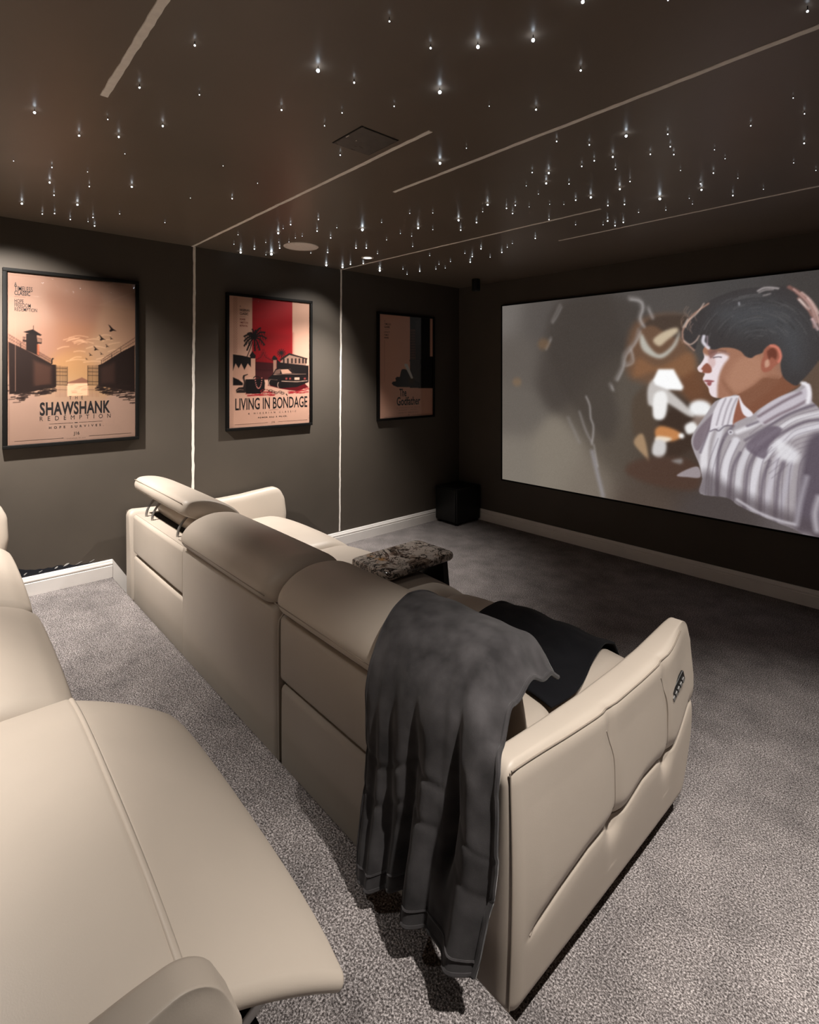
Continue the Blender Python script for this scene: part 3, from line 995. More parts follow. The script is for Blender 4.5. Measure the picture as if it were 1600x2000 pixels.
for k in range(14):
    x_ = 660 + random.random() * 160
    y_ = 1255 + k * 7
    P1.line([(x_, y_), (x_ + 50, y_ - 3)], 0.0022, (150, 106, 84), 0.004, 0.6)
P1.poly([(80, 835), (250, 915), (380, 985), (500, 1050), (505, 1060), (545, 1062), (548, 1280), (420, 1300), (300, 1330), (90, 1350)], (30, 20, 17))
P1.poly([(1316, 868), (1180, 940), (1050, 1020), (1000, 1052), (962, 1065), (962, 1270), (1100, 1290), (1318, 1330)], (28, 19, 16))
P1.poly([(330, 1020), (500, 1080), (500, 1250), (330, 1280)], (74, 48, 38), 0.03, 0.6)
P1.poly([(985, 1090), (1120, 1040), (1120, 1240), (985, 1250)], (54, 36, 30), 0.03, 0.6)
P1.poly([(255, 760), (355, 745), (385, 980), (255, 918)], (26, 18, 16))
P1.poly([(228, 740), (322, 716), (408, 770), (395, 780), (260, 752)], (20, 14, 13))
P1.poly([(222, 815), (258, 822), (408, 845), (405, 858), (300, 850), (222, 832)], (26, 18, 16))
for x_ in (228, 240, 375, 390, 405):
    P1.line([(x_, 790 + (x_ - 228) * 0.1), (x_, 845)], 0.0018, (40, 26, 22))
P1.line([(228, 792), (255, 796)], 0.0018, (40, 26, 22))
P1.line([(370, 800), (408, 812)], 0.0018, (40, 26, 22))
P1.line([(327, 720), (327, 682)], 0.0022, INK)
P1.poly([(362, 860), (382, 865), (385, 975), (362, 960)], (128, 70, 48), 0.004)
for a, b in (((82, 765), (250, 868)), ((82, 800), (252, 900)), ((380, 940), (505, 1012)), ((385, 965), (505, 1035)), ((1316, 800), (1000, 1008)), ((1316, 835), (1000, 1030))):
    P1.line([a, b], 0.002, (60, 40, 33))
    d_ = ((b[0] - a[0]) / 14, (b[1] - a[1]) / 14)
    for k in range(14):
        P1.line([(a[0] + d_[0] * k, a[1] + d_[1] * k - 8), (a[0] + d_[0] * (k + 1), a[1] + d_[1] * (k + 1) + 22)], 0.0013, (80, 54, 44), None, 0.8)
for x_, y_ in ((200, 850), (1178, 900), (1090, 960), (990, 1018)):
    P1.line([(x_, y_), (x_ + 2, y_ + 55)], 0.0028, INK)
P1.poly([(500, 1055), (500, 1020), (508, 998), (522, 995), (524, 1005), (514, 1015), (514, 1055)], INK)
for x0_, x1_, in ((548, 655), (858, 962)):          # gate leaves and their reflection
    for i in range(8):
        x_ = x0_ + (x1_ - x0_) * i / 7
        yt = 1072 + (12 if x0_ < 700 else -4) * i / 7
        P1.line([(x_, yt), (x_, 1262)], 0.0036 if i in (0, 7) else 0.0017, INK)
        P1.line([(x_, 1275), (x_, 1375)], 0.0016, (120, 86, 70), None, 0.75)
    for y_ in (1095, 1130, 1165, 1225, 1258, 1305):
        P1.line([(x0_, y_), (x1_, y_ + 3)], 0.0024 if y_ != 1305 else 0.002, INK, None, 1 if y_ < 1300 else 0.5)
for k in range(260):     # broken ground and water edge
    s_ = random.choice((-1, 1))
    x_ = 90 + random.random() * 440 if s_ < 0 else 960 + random.random() * 350
    edge = abs((x_ - 540) / 450) if s_ < 0 else abs((x_ - 965) / 350)
    y_ = 1262 + random.random() ** 0.9 * (60 + 150 * edge) - (25 * edge if s_ > 0 else 0)
    ln = 18 + random.random() * 60
    if y_ < (1345 + 60 * edge) or random.random() < 0.3:
        P1.line([(x_ - ln / 2, y_), (x_ + ln / 2, y_ - 4)], 0.003 + random.random() * 0.004, (32, 22, 19), None, 0.9)
P1.line([(148, 560), (150, 1320)], 0.0013, (150, 112, 96), None, 0.8)
for bx_, by_, s_ in ((1095, 715, 1.0), (997, 805, 0.8), (1088, 806, 0.4), (937, 907, 0.66), (1047, 880, 0.42), (885, 965, 0.42), (992, 955, 0.36), (846, 1006, 0.28)):
    P1.poly([(bx_ - 38 * s_, by_ - 46 * s_), (bx_ - 20 * s_, by_ - 36 * s_), (bx_ + 5 * s_, by_ - 8 * s_), (bx_ + 45 * s_, by_ + 20 * s_), (bx_ + 12 * s_, by_ + 14 * s_), (bx_ - 15 * s_, by_ + 26 * s_), (bx_ - 28 * s_, by_ + 18 * s_), (bx_ - 14 * s_, by_ - 2 * s_)], INK)
for a, b in (((80, 182), (1318, 296)), ((80, 182), (92, 1850)), ((92, 1850), (1322, 1755)), ((1318, 296), (1322, 1755))):
    P1.line([a, b], 0.0012, (120, 84, 70), None, 0.8)
P1.finish()
P1.text('A', (140, 290), (163, 256), bold=0.02)
P1.text('TIMELESS', (140, 338), (318, 306), bold=0.004)
P1.text('CLASSIC', (140, 380), (296, 350), bold=0.02)
P1.rule((140, 398), (250, 402), 0.0012, 'inkbrown')
P1.text('HOPE', (142, 456), (230, 424), bold=0.01)
P1.text('FREEDOM', (142, 497), (300, 468), bold=0.004)
P1.text('REDEMPTION', (142, 536), (362, 515), bold=0.004)
P1.text('THE', (675, 1402), (810, 1366), bold=0.0, spacing=2.6)
P1.text('SHAWSHANK', (388, 1562), (1076, 1408), bold=0.030, spacing=1.05)
P1.text('REDEMPTION', (388, 1613), (1080, 1538), bold=0.0, spacing=2.4)
P1.rule((480, 1642), (712, 1628))
P1.rule((770, 1624), (1000, 1611))
P1.rule((728, 1627), (758, 1625), 0.004)
P1.text('HOPE SURVIVES.', (478, 1690), (1012, 1636), bold=0.02, spacing=2.2)
P1.text('J16', (718, 1756), (776, 1712))
P1.text('CURATED BY J16', (655, 1789), (835, 1767), spacing=1.8)
P1.rule((140, 1812), (620, 1777))
P1.rule((870, 1757), (1280, 1727))

# --- red poster with palm, car and suitcase
P2 = Poster('framed_poster', [(443, 568), (611, 590), (611, 830), (443, 843)], (420, 540, 6.25), 'framed poster with a red band, palm tree and old black car', (210, 164, 142), 170)
BLK = (22, 16, 16)
P2.poly([(455, 150), (945, 200), (945, 1060), (455, 1060)], (156, 12, 22))
P2.poly([(455, 700), (945, 700), (945, 1150), (455, 1150)], (120, 8, 14), 0.06, 0.6)
for j in range(46):      # patterned strip at the left edge
    for i in range(4):
        x_, y_ = 222 + 13 * i, 252 + 15 * j
        P2.line([(x_, y_ + (7 if (i + j) % 2 else 0)), (x_ + 12, y_ + (0 if (i + j) % 2 else 7))], 0.0016, (140, 98, 84), None, 0.8)
P2.poly([(800, 1040), (905, 938), (1125, 1000), (1125, 1010), (1110, 1100), (780, 1060)], (150, 116, 100))
P2.poly([(790, 1010), (905, 935), (1130, 1000), (1125, 1012), (908, 958), (800, 1030)], (34, 24, 22))
for x_ in (830, 880, 930, 975, 1020, 1065, 1100):
    P2.poly([(x_, 1000), (x_ + 20, 1000), (x_ + 20, 1060), (x_, 1060)], (40, 28, 26))
P2.poly([(220, 950), (330, 965), (440, 990), (440, 1230), (220, 1290)], (196, 150, 128))
P2.poly([(220, 950), (330, 965), (440, 990), (440, 1110), (400, 1060), (360, 1140), (320, 1060), (290, 1120), (250, 1060), (220, 1150)], BLK, 0.006)
P2.poly([(220, 1230), (290, 1260), (340, 1300), (340, 1330), (220, 1330)], BLK, 0.006)
P2.poly([(755, 1010), (800, 1050), (1143, 1090), (1143, 1290), (1050, 1330), (755, 1250)], BLK)
P2.poly([(490, 1040), (755, 1060), (755, 1260), (490, 1260)], (46, 6, 10), 0.012, 0.9)
P2.poly([(440, 990), (492, 990), (492, 1240), (440, 1240)], (192, 148, 126))
P2.poly([(422, 965), (440, 938), (458, 908), (475, 938), (498, 965), (490, 1000), (440, 1000)], BLK)
P2.poly([(712, 1005), (750, 1005), (750, 1240), (712, 1240)], (150, 112, 96))
P2.poly([(695, 1005), (705, 980), (722, 962), (745, 980), (765, 1005), (750, 1020), (705, 1020)], BLK)
for i in range(13):      # gate
    x_ = 498 + 17 * i
    yt = 1010 - 105 * math.exp(-((x_ - 590) / 45.0) ** 2) - 20 * (1 - abs(x_ - 600) / 110)
    P2.line([(x_, yt), (x_, 1160)], 0.0018, (38, 6, 8))
P2.line([(495, 1020), (560, 985), (590, 930), (620, 985), (710, 1030)], 0.003, (38, 6, 8), None, 1, 4)
P2.line([(495, 1135), (710, 1145)], 0.004, (38, 6, 8))
P2.line([(455, 800), (430, 880), (390, 985)], 0.006, BLK, None, 1, 4)
for ang, ln in ((-100, 130), (-62, 165), (-35, 160), (-8, 150), (25, 140), (60, 140), (85, 130), (125, 150), (150, 140), (175, 120), (200, 130), (225, 110), (-125, 100), (-80, 120)):
    t = math.radians(ang)
    cx, cy = 478, 745
    ex, ey = cx + ln * math.cos(t), cy + ln * math.sin(t) + 30
    mx_, my_ = cx + 0.55 * ln * math.cos(t), cy + 0.55 * ln * math.sin(t) - 10
    P2.line([(cx, cy), (mx_, my_), (ex, ey)], 0.011, BLK, None, 1, 4)
    for q in (0.5, 0.7, 0.88):
        P2.line([(cx + (ex - cx) * q, cy + (ey - cy) * q - 8), (cx + (ex - cx) * q + 12 * math.cos(t + 1), cy + (ey - cy) * q + 22)], 0.005, BLK)
for ang in range(0, 360, 30):
    t = math.radians(ang)
    P2.line([(810, 930), (810 + 50 * math.cos(t), 935 + 48 * math.sin(t))], 0.006, BLK)
P2.line([(812, 930), (815, 1000)], 0.005, BLK)
P2.poly([(220, 1330), (650, 1330), (1143, 1300), (1143, 1420), (850, 1450), (240, 1440)], (206, 160, 138))
for k in range(90):      # red ground
    g = random.random()
    if g < 0.5:
        x_, y_ = 900 + random.random() * 240, 1345 + random.random() * 90
    else:
        x_, y_ = 380 + random.random() * 330, 1405 + random.random() * 55
    P2.line([(x_ - 26, y_), (x_ + 26, y_ - 4)], 0.005, (150, 20, 30), None, 0.75)
P2.poly([(640, 1330), (720, 1310), (1000, 1340), (1100, 1310), (1140, 1350), (1000, 1400), (800, 1370), (700, 1345)], (90, 10, 18), 0.006)
P2.poly([(648, 1240), (700, 1200), (740, 1130), (790, 1112), (930, 1115), (980, 1140), (1015, 1185), (1110, 1195), (1120, 1270), (1100, 1310), (1000, 1350), (800, 1365), (700, 1335), (650, 1320)], BLK)
P2.poly([(800, 1135), (920, 1130), (975, 1178), (820, 1190)], (190, 146, 124))
P2.poly([(890, 1130), (925, 1132), (978, 1178), (940, 1180)], (30, 20, 20))
P2.poly([(742, 1145), (785, 1128), (800, 1130), (795, 1185), (715, 1200)], (110, 82, 72))
P2.line([(715, 1200), (820, 1195), (1110, 1190)], 0.0022, (190, 150, 130))
P2.line([(815, 1278), (1000, 1285), (1125, 1272)], 0.0055, (196, 160, 140))
P2.line([(655, 1255), (760, 1262)], 0.002, (150, 118, 104))
P2.poly([(970, 1232), (1032, 1232), (1032, 1262), (970, 1262)], (206, 168, 146))
for x_ in (860, 905, 1085):
    P2.poly([(x_, 1235), (x_ + 24, 1235), (x_ + 24, 1258), (x_, 1258)], (140, 60, 56))
for x_, y_ in ((775, 1325), (668, 1300)):
    P2.a.blob(P2.p([(x_, y_)])[0], (0.010, 0.022), (180, 146, 130))
    P2.a.blob(P2.p([(x_ + 5, y_)])[0], (0.008, 0.018), BLK)
P2.poly([(372, 1255), (600, 1250), (610, 1300), (605, 1385), (560, 1430), (380, 1430), (370, 1400)], BLK)
P2.poly([(255, 1385), (290, 1355), (345, 1350), (350, 1290), (335, 1240), (345, 1205), (400, 1190), (402, 1200), (365, 1215), (360, 1240), (375, 1300), (372, 1420), (262, 1420)], (40, 30, 28))
P2.line([(268, 1395), (300, 1380), (345, 1385)], 0.004, (170, 134, 118), None, 0.8, 4)
P2.line([(345, 1340), (355, 1290), (340, 1240)], 0.003, (150, 118, 104), None, 0.8, 4)
P2.line([(470, 1240), (490, 1220), (530, 1225), (545, 1245)], 0.006, BLK, None, 1, 4)
for i in range(14):
    t = i / 13 * math.pi
    P2.a.blob(P2.p([(532 + 40 * math.cos(t), 1240 + 125 * math.sin(t))])[0], 0.0045, (196, 120, 110))
for i in range(12):
    t = i / 12 * 2 * math.pi
    P2.a.blob(P2.p([(610 + 50 * math.cos(t), 1402 + 22 * math.sin(t))])[0], 0.005, (110, 24, 28))
for i, (x_, y_) in enumerate(((680, 1395), (712, 1410), (745, 1420), (795, 1410), (825, 1425))):
    t = np.linspace(0, 2 * math.pi, 13)
    P2.line(np.stack([x_ + 20 * np.cos(t), y_ + 11 * np.sin(t)], 1), 0.004, BLK)
P2.finish()
P2.text('A', (303, 374), (315, 350), bold=0.01)
P2.text('NIGERIAN', (303, 422), (420, 402), bold=0.02)
P2.text('CLASSIC', (303, 466), (406, 443), bold=0.02)
P2.rule((305, 488), (375, 490), 0.0012, 'inkbrown')
P2.text('POWER', (303, 533), (372, 515), 'inkred', 0.02)
P2.text('AMBITION', (303, 572), (402, 554), 'inkred', 0.004)
P2.text('BETRAYAL', (303, 610), (400, 594), 'inkred', 0.02)
P2.text('LIVING IN BONDAGE', (248, 1637), (1127, 1459), bold=0.012)
v = P2.p([(862, 1432), (876, 1430), (887, 1454), (877, 1455)])
mesh('lettering', np.array([(PRX + 0.0006, a, b) for a, b in v]) - P2.off, [(3, 2, 1, 0)], 'ink', P2.root, smooth=False)
P2.rule((655, 1630), (770, 1626), 0.0014, 'inkred')
P2.text('A NIGERIAN CLASSIC', (404, 1686), (990, 1633), bold=0.0, spacing=2.4)
P2.text('POWER HAS A PRICE.', (525, 1733), (882, 1694), bold=0.03, spacing=1.7)
P2.text('J16', (690, 1792), (731, 1764))
P2.rule((242, 1812), (648, 1783))
P2.rule((770, 1773), (1125, 1747))
P2.text('CURATED BY J16', (645, 1824), (775, 1808), spacing=1.7)

# --- dark poster with the column and the hat
P3 = Poster('framed_poster', [(739, 610), (850, 617), (850, 813), (739, 824)], (720, 590, 8.0), 'framed brown poster with a black tower block and hat', (226, 172, 148), 130)
P3.poly([(648, 100), (960, 100), (960, 1340), (648, 1340)], (20, 18, 20))
P3.poly([(655, 420), (730, 430), (735, 930), (655, 930)], (92, 60, 50), 0.006)
for j in range(11):
    for i in range(3):
        P3.poly([(662 + 24 * i, 460 + 42 * j), (676 + 24 * i, 460 + 42 * j), (676 + 24 * i, 480 + 42 * j), (662 + 24 * i, 480 + 42 * j)], (44, 30, 28))
P3.poly([(735, 300), (830, 250), (830, 900), (735, 920)], (40, 37, 40), 0.006)
P3.poly([(780, 900), (960, 850), (1040, 850), (1040, 1345), (780, 1345)], (16, 15, 17))
P3.line([(820, 970), (815, 1040)], 0.004, (70, 66, 66))
P3.line([(905, 1090), (880, 1140)], 0.003, (60, 56, 56))
P3.poly([(640, 900), (800, 900), (800, 1250), (700, 1260), (690, 1180)], (52, 47, 46), 0.006)
P3.poly([(362, 1270), (380, 1245), (430, 1235), (420, 1190), (445, 1168), (488, 1170), (505, 1090), (520, 1052), (560, 1045), (600, 1060), (700, 1200), (780, 1250), (780, 1330), (450, 1328), (385, 1300)], (28, 25, 28))
P3.poly([(555, 975), (580, 962), (612, 972), (695, 1180), (685, 1200), (662, 1190)], (214, 214, 210))
P3.line([(250, 600), (252, 1250)], 0.0012, (150, 104, 88), None, 0.8)
P3.finish()
P3.text('A', (246, 304), (258, 284), bold=0.02)
P3.text('TIMELESS', (246, 356), (348, 334), bold=0.004)
P3.text('CLASSIC', (246, 400), (334, 378), bold=0.03)
P3.rule((250, 424), (312, 428), 0.0012, 'inkbrown')
P3.text('LOYALTY', (246, 480), (332, 460), bold=0.0)
P3.text('FAMILY', (246, 524), (318, 504), bold=0.004)
P3.text('POWER', (246, 568), (314, 548), bold=0.03)
P3.text('The', (482, 1478), (592, 1352), bold=0.02)
P3.text('Godfather', (440, 1620), (806, 1470), bold=0.02)
P3.text('A TIMELESS CLASSIC', (440, 1662), (800, 1632), spacing=1.8)
P3.rule((470, 1692), (600, 1684), 0.0012)
P3.rule((650, 1680), (760, 1672), 0.0012)
P3.text('LOYALTY ABOVE ALL', (465, 1742), (770, 1706), spacing=1.8)
P3.text('J16', (612, 1776), (640, 1752))
P3.rule((245, 1806), (520, 1782), 0.0014)
P3.rule((690, 1764), (980, 1742), 0.0014)


# ------------------------------------------------------------------ reclining sofas
def smooth01(t):
    t = np.clip(t, 0, 1)
    return t * t * (3 - 2 * t)


TUFTS = [(-2.445, 0.262), (-2.795, 0.252)]
SEAM_PTS = [(-3.18, 0.205), (-3.06, 0.235), (-2.93, 0.262), (-2.84, 0.268), (-2.795, 0.252), (-2.72, 0.262), (-2.62, 0.286), (-2.52, 0.286), (-2.445, 0.262), (-2.38, 0.272), (-2.30, 0.30), (-2.22, 0.335)]
ARM_H = [(-3.25, 0.618), (-3.03, 0.603), (-2.83, 0.594), (-2.62, 0.593), (-2.47, 0.598), (-2.33, 0.610), (-2.24, 0.618), (-2.13, 0.620)]


def arm_fn(outer, sgn):
    """bends a plain box arm: saddle shaped top, bowed front, inner face leaning out, tufted outer face"""
    hy = [p[0] for p in ARM_H]
    hz = [p[1] for p in ARM_H]
    W = 0.175

    def fn(P):
        x, y, z = P[:, 0].copy(), P[:, 1].copy(), P[:, 2].copy()
        t = (z - 0.06) / 0.54
        H = np.interp(y, hy, hz)
        z2 = 0.035 + t * (H - 0.035)
        fy = np.interp(t, [0, 0.12, 0.35, 0.65, 0.85, 1.0], [-2.28, -2.235, -2.175, -2.140, -2.145, -2.185])
        y2 = y + (fy + 2.16) * smooth01((y + 2.62) / 0.46)
        win = np.clip(sgn * (outer - x) / W, 0, 1)           # 0 outer .. 1 inner
        x2 = x + sgn * win * 0.095 * np.clip(t, 0, 1) ** 1.6
        wo = 1 - smooth01(win / 0.35)
        bow = smooth01((y2 + 3.25) / 0.45) * smooth01((-2.16 - y2) / 0.34)
        d = 0.010 * np.sin(np.clip(t, 0, 1) * math.pi) + (0.022 * bow - 0.022 * smooth01((y2 + 2.42) / 0.26)) * np.clip(t, 0, 1)
        zs = np.interp(y2, [p[0] for p in SEAM_PTS], [p[1] for p in SEAM_PTS])
        inr = smooth01((y2 + 3.21) / 0.08)
        d = d + 0.005 * smooth01((z2 - zs) / 0.05) * np.clip((0.5 - z2) / 0.2, 0, 1) * inr - 0.007 * np.exp(-((z2 - zs) / 0.007) ** 2) * inr - 0.004 * np.exp(-((z2 - zs) / 0.025) ** 2) * inr
        for ty, tz in TUFTS:
            d = d - 0.020 * np.exp(-((y2 - ty) ** 2 + (z2 - tz) ** 2) / 0.036 ** 2)
            d = d - 0.007 * np.exp(-((y2 - ty + 0.03 * smooth01((z2 - tz) / 0.3)) / 0.022) ** 2) * (z2 > tz - 0.12) * np.exp(-np.maximum(0, tz - z2) / 0.06)
        x2 = x2 + sgn * d * wo
        return np.stack([x2, y2, z2], 1)
    return fn


def headrest_vf(x0, x1, prof, R=0.075, n=22, crown=0.012, kmin=0.55):
    prof = spline(prof, 5, True)
    c = prof.mean(0)
    secs = []
    w = x1 - x0
    ts = np.concatenate([R * (1 - np.cos(np.linspace(0.22, math.pi / 2, 7))), np.linspace(R, w - R, n)[1:-1], w - R * (1 - np.cos(np.linspace(math.pi / 2, 0.22, 7)))])
    for s in ts:
        e = min(s, w - s)
        k = 1.0
        if e < R:
            k = math.sqrt(max(0, 1 - (1 - e / R) ** 2))
        k = kmin + (1 - kmin) * k
        k *= 1 + crown * 4 * (s / w) * (1 - s / w)
        q = c + (prof - c) * k
        secs.append(np.stack([np.full(len(q), x0 + s), q[:, 0], q[:, 1]], 1))
    return loft_vf(secs)


HR_DOWN = [(-3.225, 0.632), (-3.272, 0.650), (-3.288, 0.690), (-3.262, 0.735), (-3.20, 0.772), (-3.11, 0.788), (-3.01, 0.770), (-2.945, 0.72), (-2.93, 0.65), (-2.97, 0.60), (-3.08, 0.60)]
HR_UP = [(-3.215, 0.760), (-3.248, 0.785), (-3.252, 0.822), (-3.222, 0.852), (-3.13, 0.846), (-3.03, 0.806), (-2.955, 0.752), (-2.93, 0.705), (-2.955, 0.672), (-3.04, 0.690), (-3.13, 0.725)]


def sofa(label, shift, xl, xr, mods, kinds, raised, footrest, forward=(0, 0, 0), turn=0.0):
    """Three seat sofa built in the front row's place, then moved by shift. mods: module edges in x."""
    sh = np.array(shift, float)
    root = empty('reclining_sofa', ((xl + xr) / 2 + shift[0], -2.7 + shift[1], shift[2]), label, 'sofa', 'cream leather reclining sofas')
    off = np.array([(xl + xr) / 2, -2.7, 0.0])
    root.rotation_euler.z = math.radians(turn)
    L = 'leather'
    # arms
    for side in ('r', 'l'):
        sgn = 1 if side == 'r' else -1
        outer = xr if side == 'r' else xl
        fn = arm_fn(outer, sgn)
        lo = (outer - 0.175, -3.25, 0.06) if side == 'r' else (outer, -3.25, 0.06)
        hi = (outer, -2.16, 0.60) if side == 'r' else (outer + 0.175, -2.16, 0.60)
        arm = rbox('armrest', lo, hi, 0.042, L, root, (5, 170, 110) if side == 'r' else (5, 60, 30), (0, 0, 0), fn, off, 5)

        def surf(pts, out=0.0):
            """(y, z) on the finished outer face -> 3D"""
            o3 = []
            for y, z in pts:
                zz = z
                for _ in range(3):
                    H = np.interp(y, [p[0] for p in ARM_H], [p[1] for p in ARM_H])
                    zz = 0.06 + (z - 0.035) / (H - 0.035) * 0.54
                q = fn(np.array([[outer, y, zz]]))[0]
                o3.append((q[0] + sgn * out, y, q[2]))
            return np.array(o3)
        tube('seam', surf(spline(SEAM_PTS, 6), 0.0004), 0.0022, 'stitch', arm, 6, off)
        for (ty, tz), (ey, ez) in zip(TUFTS, ((-2.51, 0.548), (-2.85, 0.535))):
            pts = spline([(ty, tz), (ty - 0.004, tz + 0.10), (ty - 0.014, tz + 0.20), (ey, ez)], 8)
            tube('seam', surf(pts, -0.0002), 0.0016, 'stitch', arm, 6, off)
        # long seam along the outer top edge, down the rear edge
        e = []
        for y in np.linspace(-3.235, -2.25, 40):
            q = fn(np.array([[outer - sgn * 0.012, y, 0.588]]))[0]
            e.append((q[0] + sgn * 0.0012, q[1], q[2] + 0.0012))
        tube('seam', e, 0.0022, 'stitch', arm, 6, off)
        e = [fn(np.array([[outer - sgn * 0.010, -3.240, z]]))[0] for z in np.linspace(0.09, 0.588, 24)]
        tube('seam', e, 0.0024, 'stitch', arm, 6, off)
        if side == 'r' and not any(footrest):
            pc = surf([(-2.375, 0.462)])[0]
            ang = math.radians(24)
            v, f = rbox_vf((-0.004, -0.060, -0.019), (0.005, 0.060, 0.019), 0.004, (1, 8, 3), k=3)
            v[:, 1] = v[:, 1]
            R_ = np.array([[1, 0, 0], [0, math.cos(ang), -math.sin(ang)], [0, math.sin(ang), math.cos(ang)]])
            pan = mesh('control_panel', v @ R_.T + pc - off, f, 'black', arm)
            for k in range(5):
                bv, bf = rbox_vf((0.004, -0.046 + 0.020 * k, -0.012), (0.0085, -0.032 + 0.020 * k, 0.004), 0.0018, (1, 1, 1), k=2)
                mesh('button', bv @ R_.T + pc - off, bf, 'button', pan)
        box('foot', (min(outer - sgn * 0.05, outer - sgn * 0.12), -3.15, 0.0), (max(outer - sgn * 0.05, outer - sgn * 0.12), -3.08, 0.065), 'gap', root, off)
        box('foot', (min(outer - sgn * 0.05, outer - sgn * 0.12), -2.42, 0.0), (max(outer - sgn * 0.05, outer - sgn * 0.12), -2.35, 0.065), 'gap', root, off)
    # inner carcass, dark, seen only through gaps
    box('carcass', (mods[0] + 0.01, -3.20, 0.05), (mods[-1] - 0.01, -2.30, 0.22), 'gap', root, off)
    box('back_carcass', (mods[0] + 0.01, -3.20, 0.22), (mods[-1] - 0.01, -3.05, 0.585), 'gap', root, off)
    for i, kd in enumerate(kinds):
        x0, x1 = mods[i] + 0.003, mods[i + 1] - 0.003
        ft = footrest[i]
        off0 = off
        off = off0 - np.array([0, forward[i], 0])
        # seat
        def seat_fn(P, x0=x0, x1=x1):
            y, z = P[:, 1], P[:, 2]
            u = np.clip((P[:, 0] - (x0 + x1) / 2) / ((x1 - x0) / 2), -1, 1)
            t = np.clip((z - 0.24) / 0.21, 0, 1)
            P = P.copy()
            P[:, 2] += t * (0.036 * (1 - u ** 2) * np.sin(np.clip((y + 3.0) / 0.8, 0, 1) * math.pi) ** 0.7 - 0.012 * u ** 4)
            P[:, 2] -= t * 0.05 * smooth01((y + 2.42) / 0.24) ** 2
            return P
        if not ft:
            rbox('seat_cushion', (x0, -2.99, 0.235), (x1, -2.185, 0.455), 0.06, L, root, (14, 20, 6), (0, 0.012, 0.004), seat_fn, off, 5)
            fr = rbox('front_panel', (x0, -2.30, 0.075), (x1, -2.195, 0.245), 0.03, L, root, (8, 4, 5), (0, 0.012, 0), None, off, 4)
            tube('seam', [(x0 + 0.012, -2.192, z) for z in np.linspace(0.10, 0.232, 6)], 0.0018, 'stitch', fr, 6, off)
            tube('seam', [(x1 - 0.012, -2.192, z) for z in np.linspace(0.10, 0.232, 6)], 0.0018, 'stitch', fr, 6, off)
        else:
            def seat2(P, x0=x0, x1=x1):
                u = np.clip((P[:, 0] - (x0 + x1) / 2) / ((x1 - x0) / 2), -1, 1)
                t = np.clip((P[:, 2] - 0.24) / 0.2, 0, 1)
                P = P.copy()
                P[:, 2] += t * (0.012 * (1 - u ** 2) - 0.02 * np.abs(u) ** 4)
                return P
            rbox('seat_cushion', (x0, -2.99, 0.25), (x1, -2.180, 0.452), 0.022, L, root, (16, 20, 5), (0, 0.0, 0.004), seat2, off, 5)
            # flap half raised: a pad running down and forwards from the front edge of the seat
            Ln, th = 0.322, 0.028
            v, f = rbox_vf((x0 - 0.005, 0.0, -th), (x1 + 0.005, Ln, 0.0), 0.0135, (18, 12, 2), (0.0, 0.0, 0.010), None, 5)
            u = np.clip((v[:, 0] - (x0 + x1) / 2) / ((x1 - x0) / 2), -1, 1)
            s = v[:, 1] / Ln
            v[:, 2] += 0.014 * (1 - u ** 2) * (1 - 0.5 * s) - 0.016 * np.abs(u) ** 5
            a0 = math.radians(-21.5)
            bend = math.radians(-8) * np.clip(s, 0, 1)
            ang = a0 + bend
            yy = v[:, 1] * np.cos(ang) - v[:, 2] * np.sin(ang)
            zz = v[:, 1] * np.sin(ang) + v[:, 2] * np.cos(ang)
            v = np.stack([v[:, 0], -2.192 + yy, 0.440 + zz], 1)
            fr = mesh('footrest', v - off, f, L, root)
            xs = np.linspace(x0 + 0.02, x1 - 0.02, 30)
            uu = (xs - (x0 + x1) / 2) / ((x1 - x0) / 2)
            tube('seam', np.stack([xs, np.full(30, -2.187), 0.4445 + 0.013 * (1 - uu ** 2) - 0.02 * np.abs(uu) ** 4], 1), 0.0075, L, fr, 10, off)
            mech = box('mechanism', (x0 + 0.05, -2.34, 0.05), (x1 - 0.03, -2.22, 0.235), 'gap', root, off)
            box('base_board', (x0 + 0.05, -2.34, 0.004), (x1 - 0.03, -1.985, 0.045), 'gap', mech, off)
            for xb in (x1 - 0.085, x0 + 0.09):
                for ya, za, yb, zb in ((-2.22, 0.150, -2.03, 0.245), (-2.16, 0.19, -2.125, 0.325)):
                    v, f = tube_vf([(xb, ya, za), (xb, (ya + yb) / 2, (za + zb) / 2), (xb, yb, zb)], 0.011, 6)
                    v[:, 0] = xb + (v[:, 0] - xb) * 0.25
                    bar = mesh('link_bar', v - off, f, 'steel', mech, angle=40)
                    xb += 0.022
            # stickers on the outer link bar
            xb2 = x1 - 0.085 + 0.0032
            for q, mm in ((0.72, 'sticker'), (0.55, 'sticker2'), (0.38, 'sticker3')):
                cy, cz = -2.22 + 0.19 * q, 0.150 + 0.095 * q
                v, f = lathe_vf([(0.0, 0.0006), (0.0085, 0.0006), (0.0085, 0.0)], 14)
                v = np.array(v)
                v = np.stack([xb2 + v[:, 2], cy + v[:, 0], cz + v[:, 1]], 1)
                mesh('sticker', v - off, f, mm, mech)
        off = off0
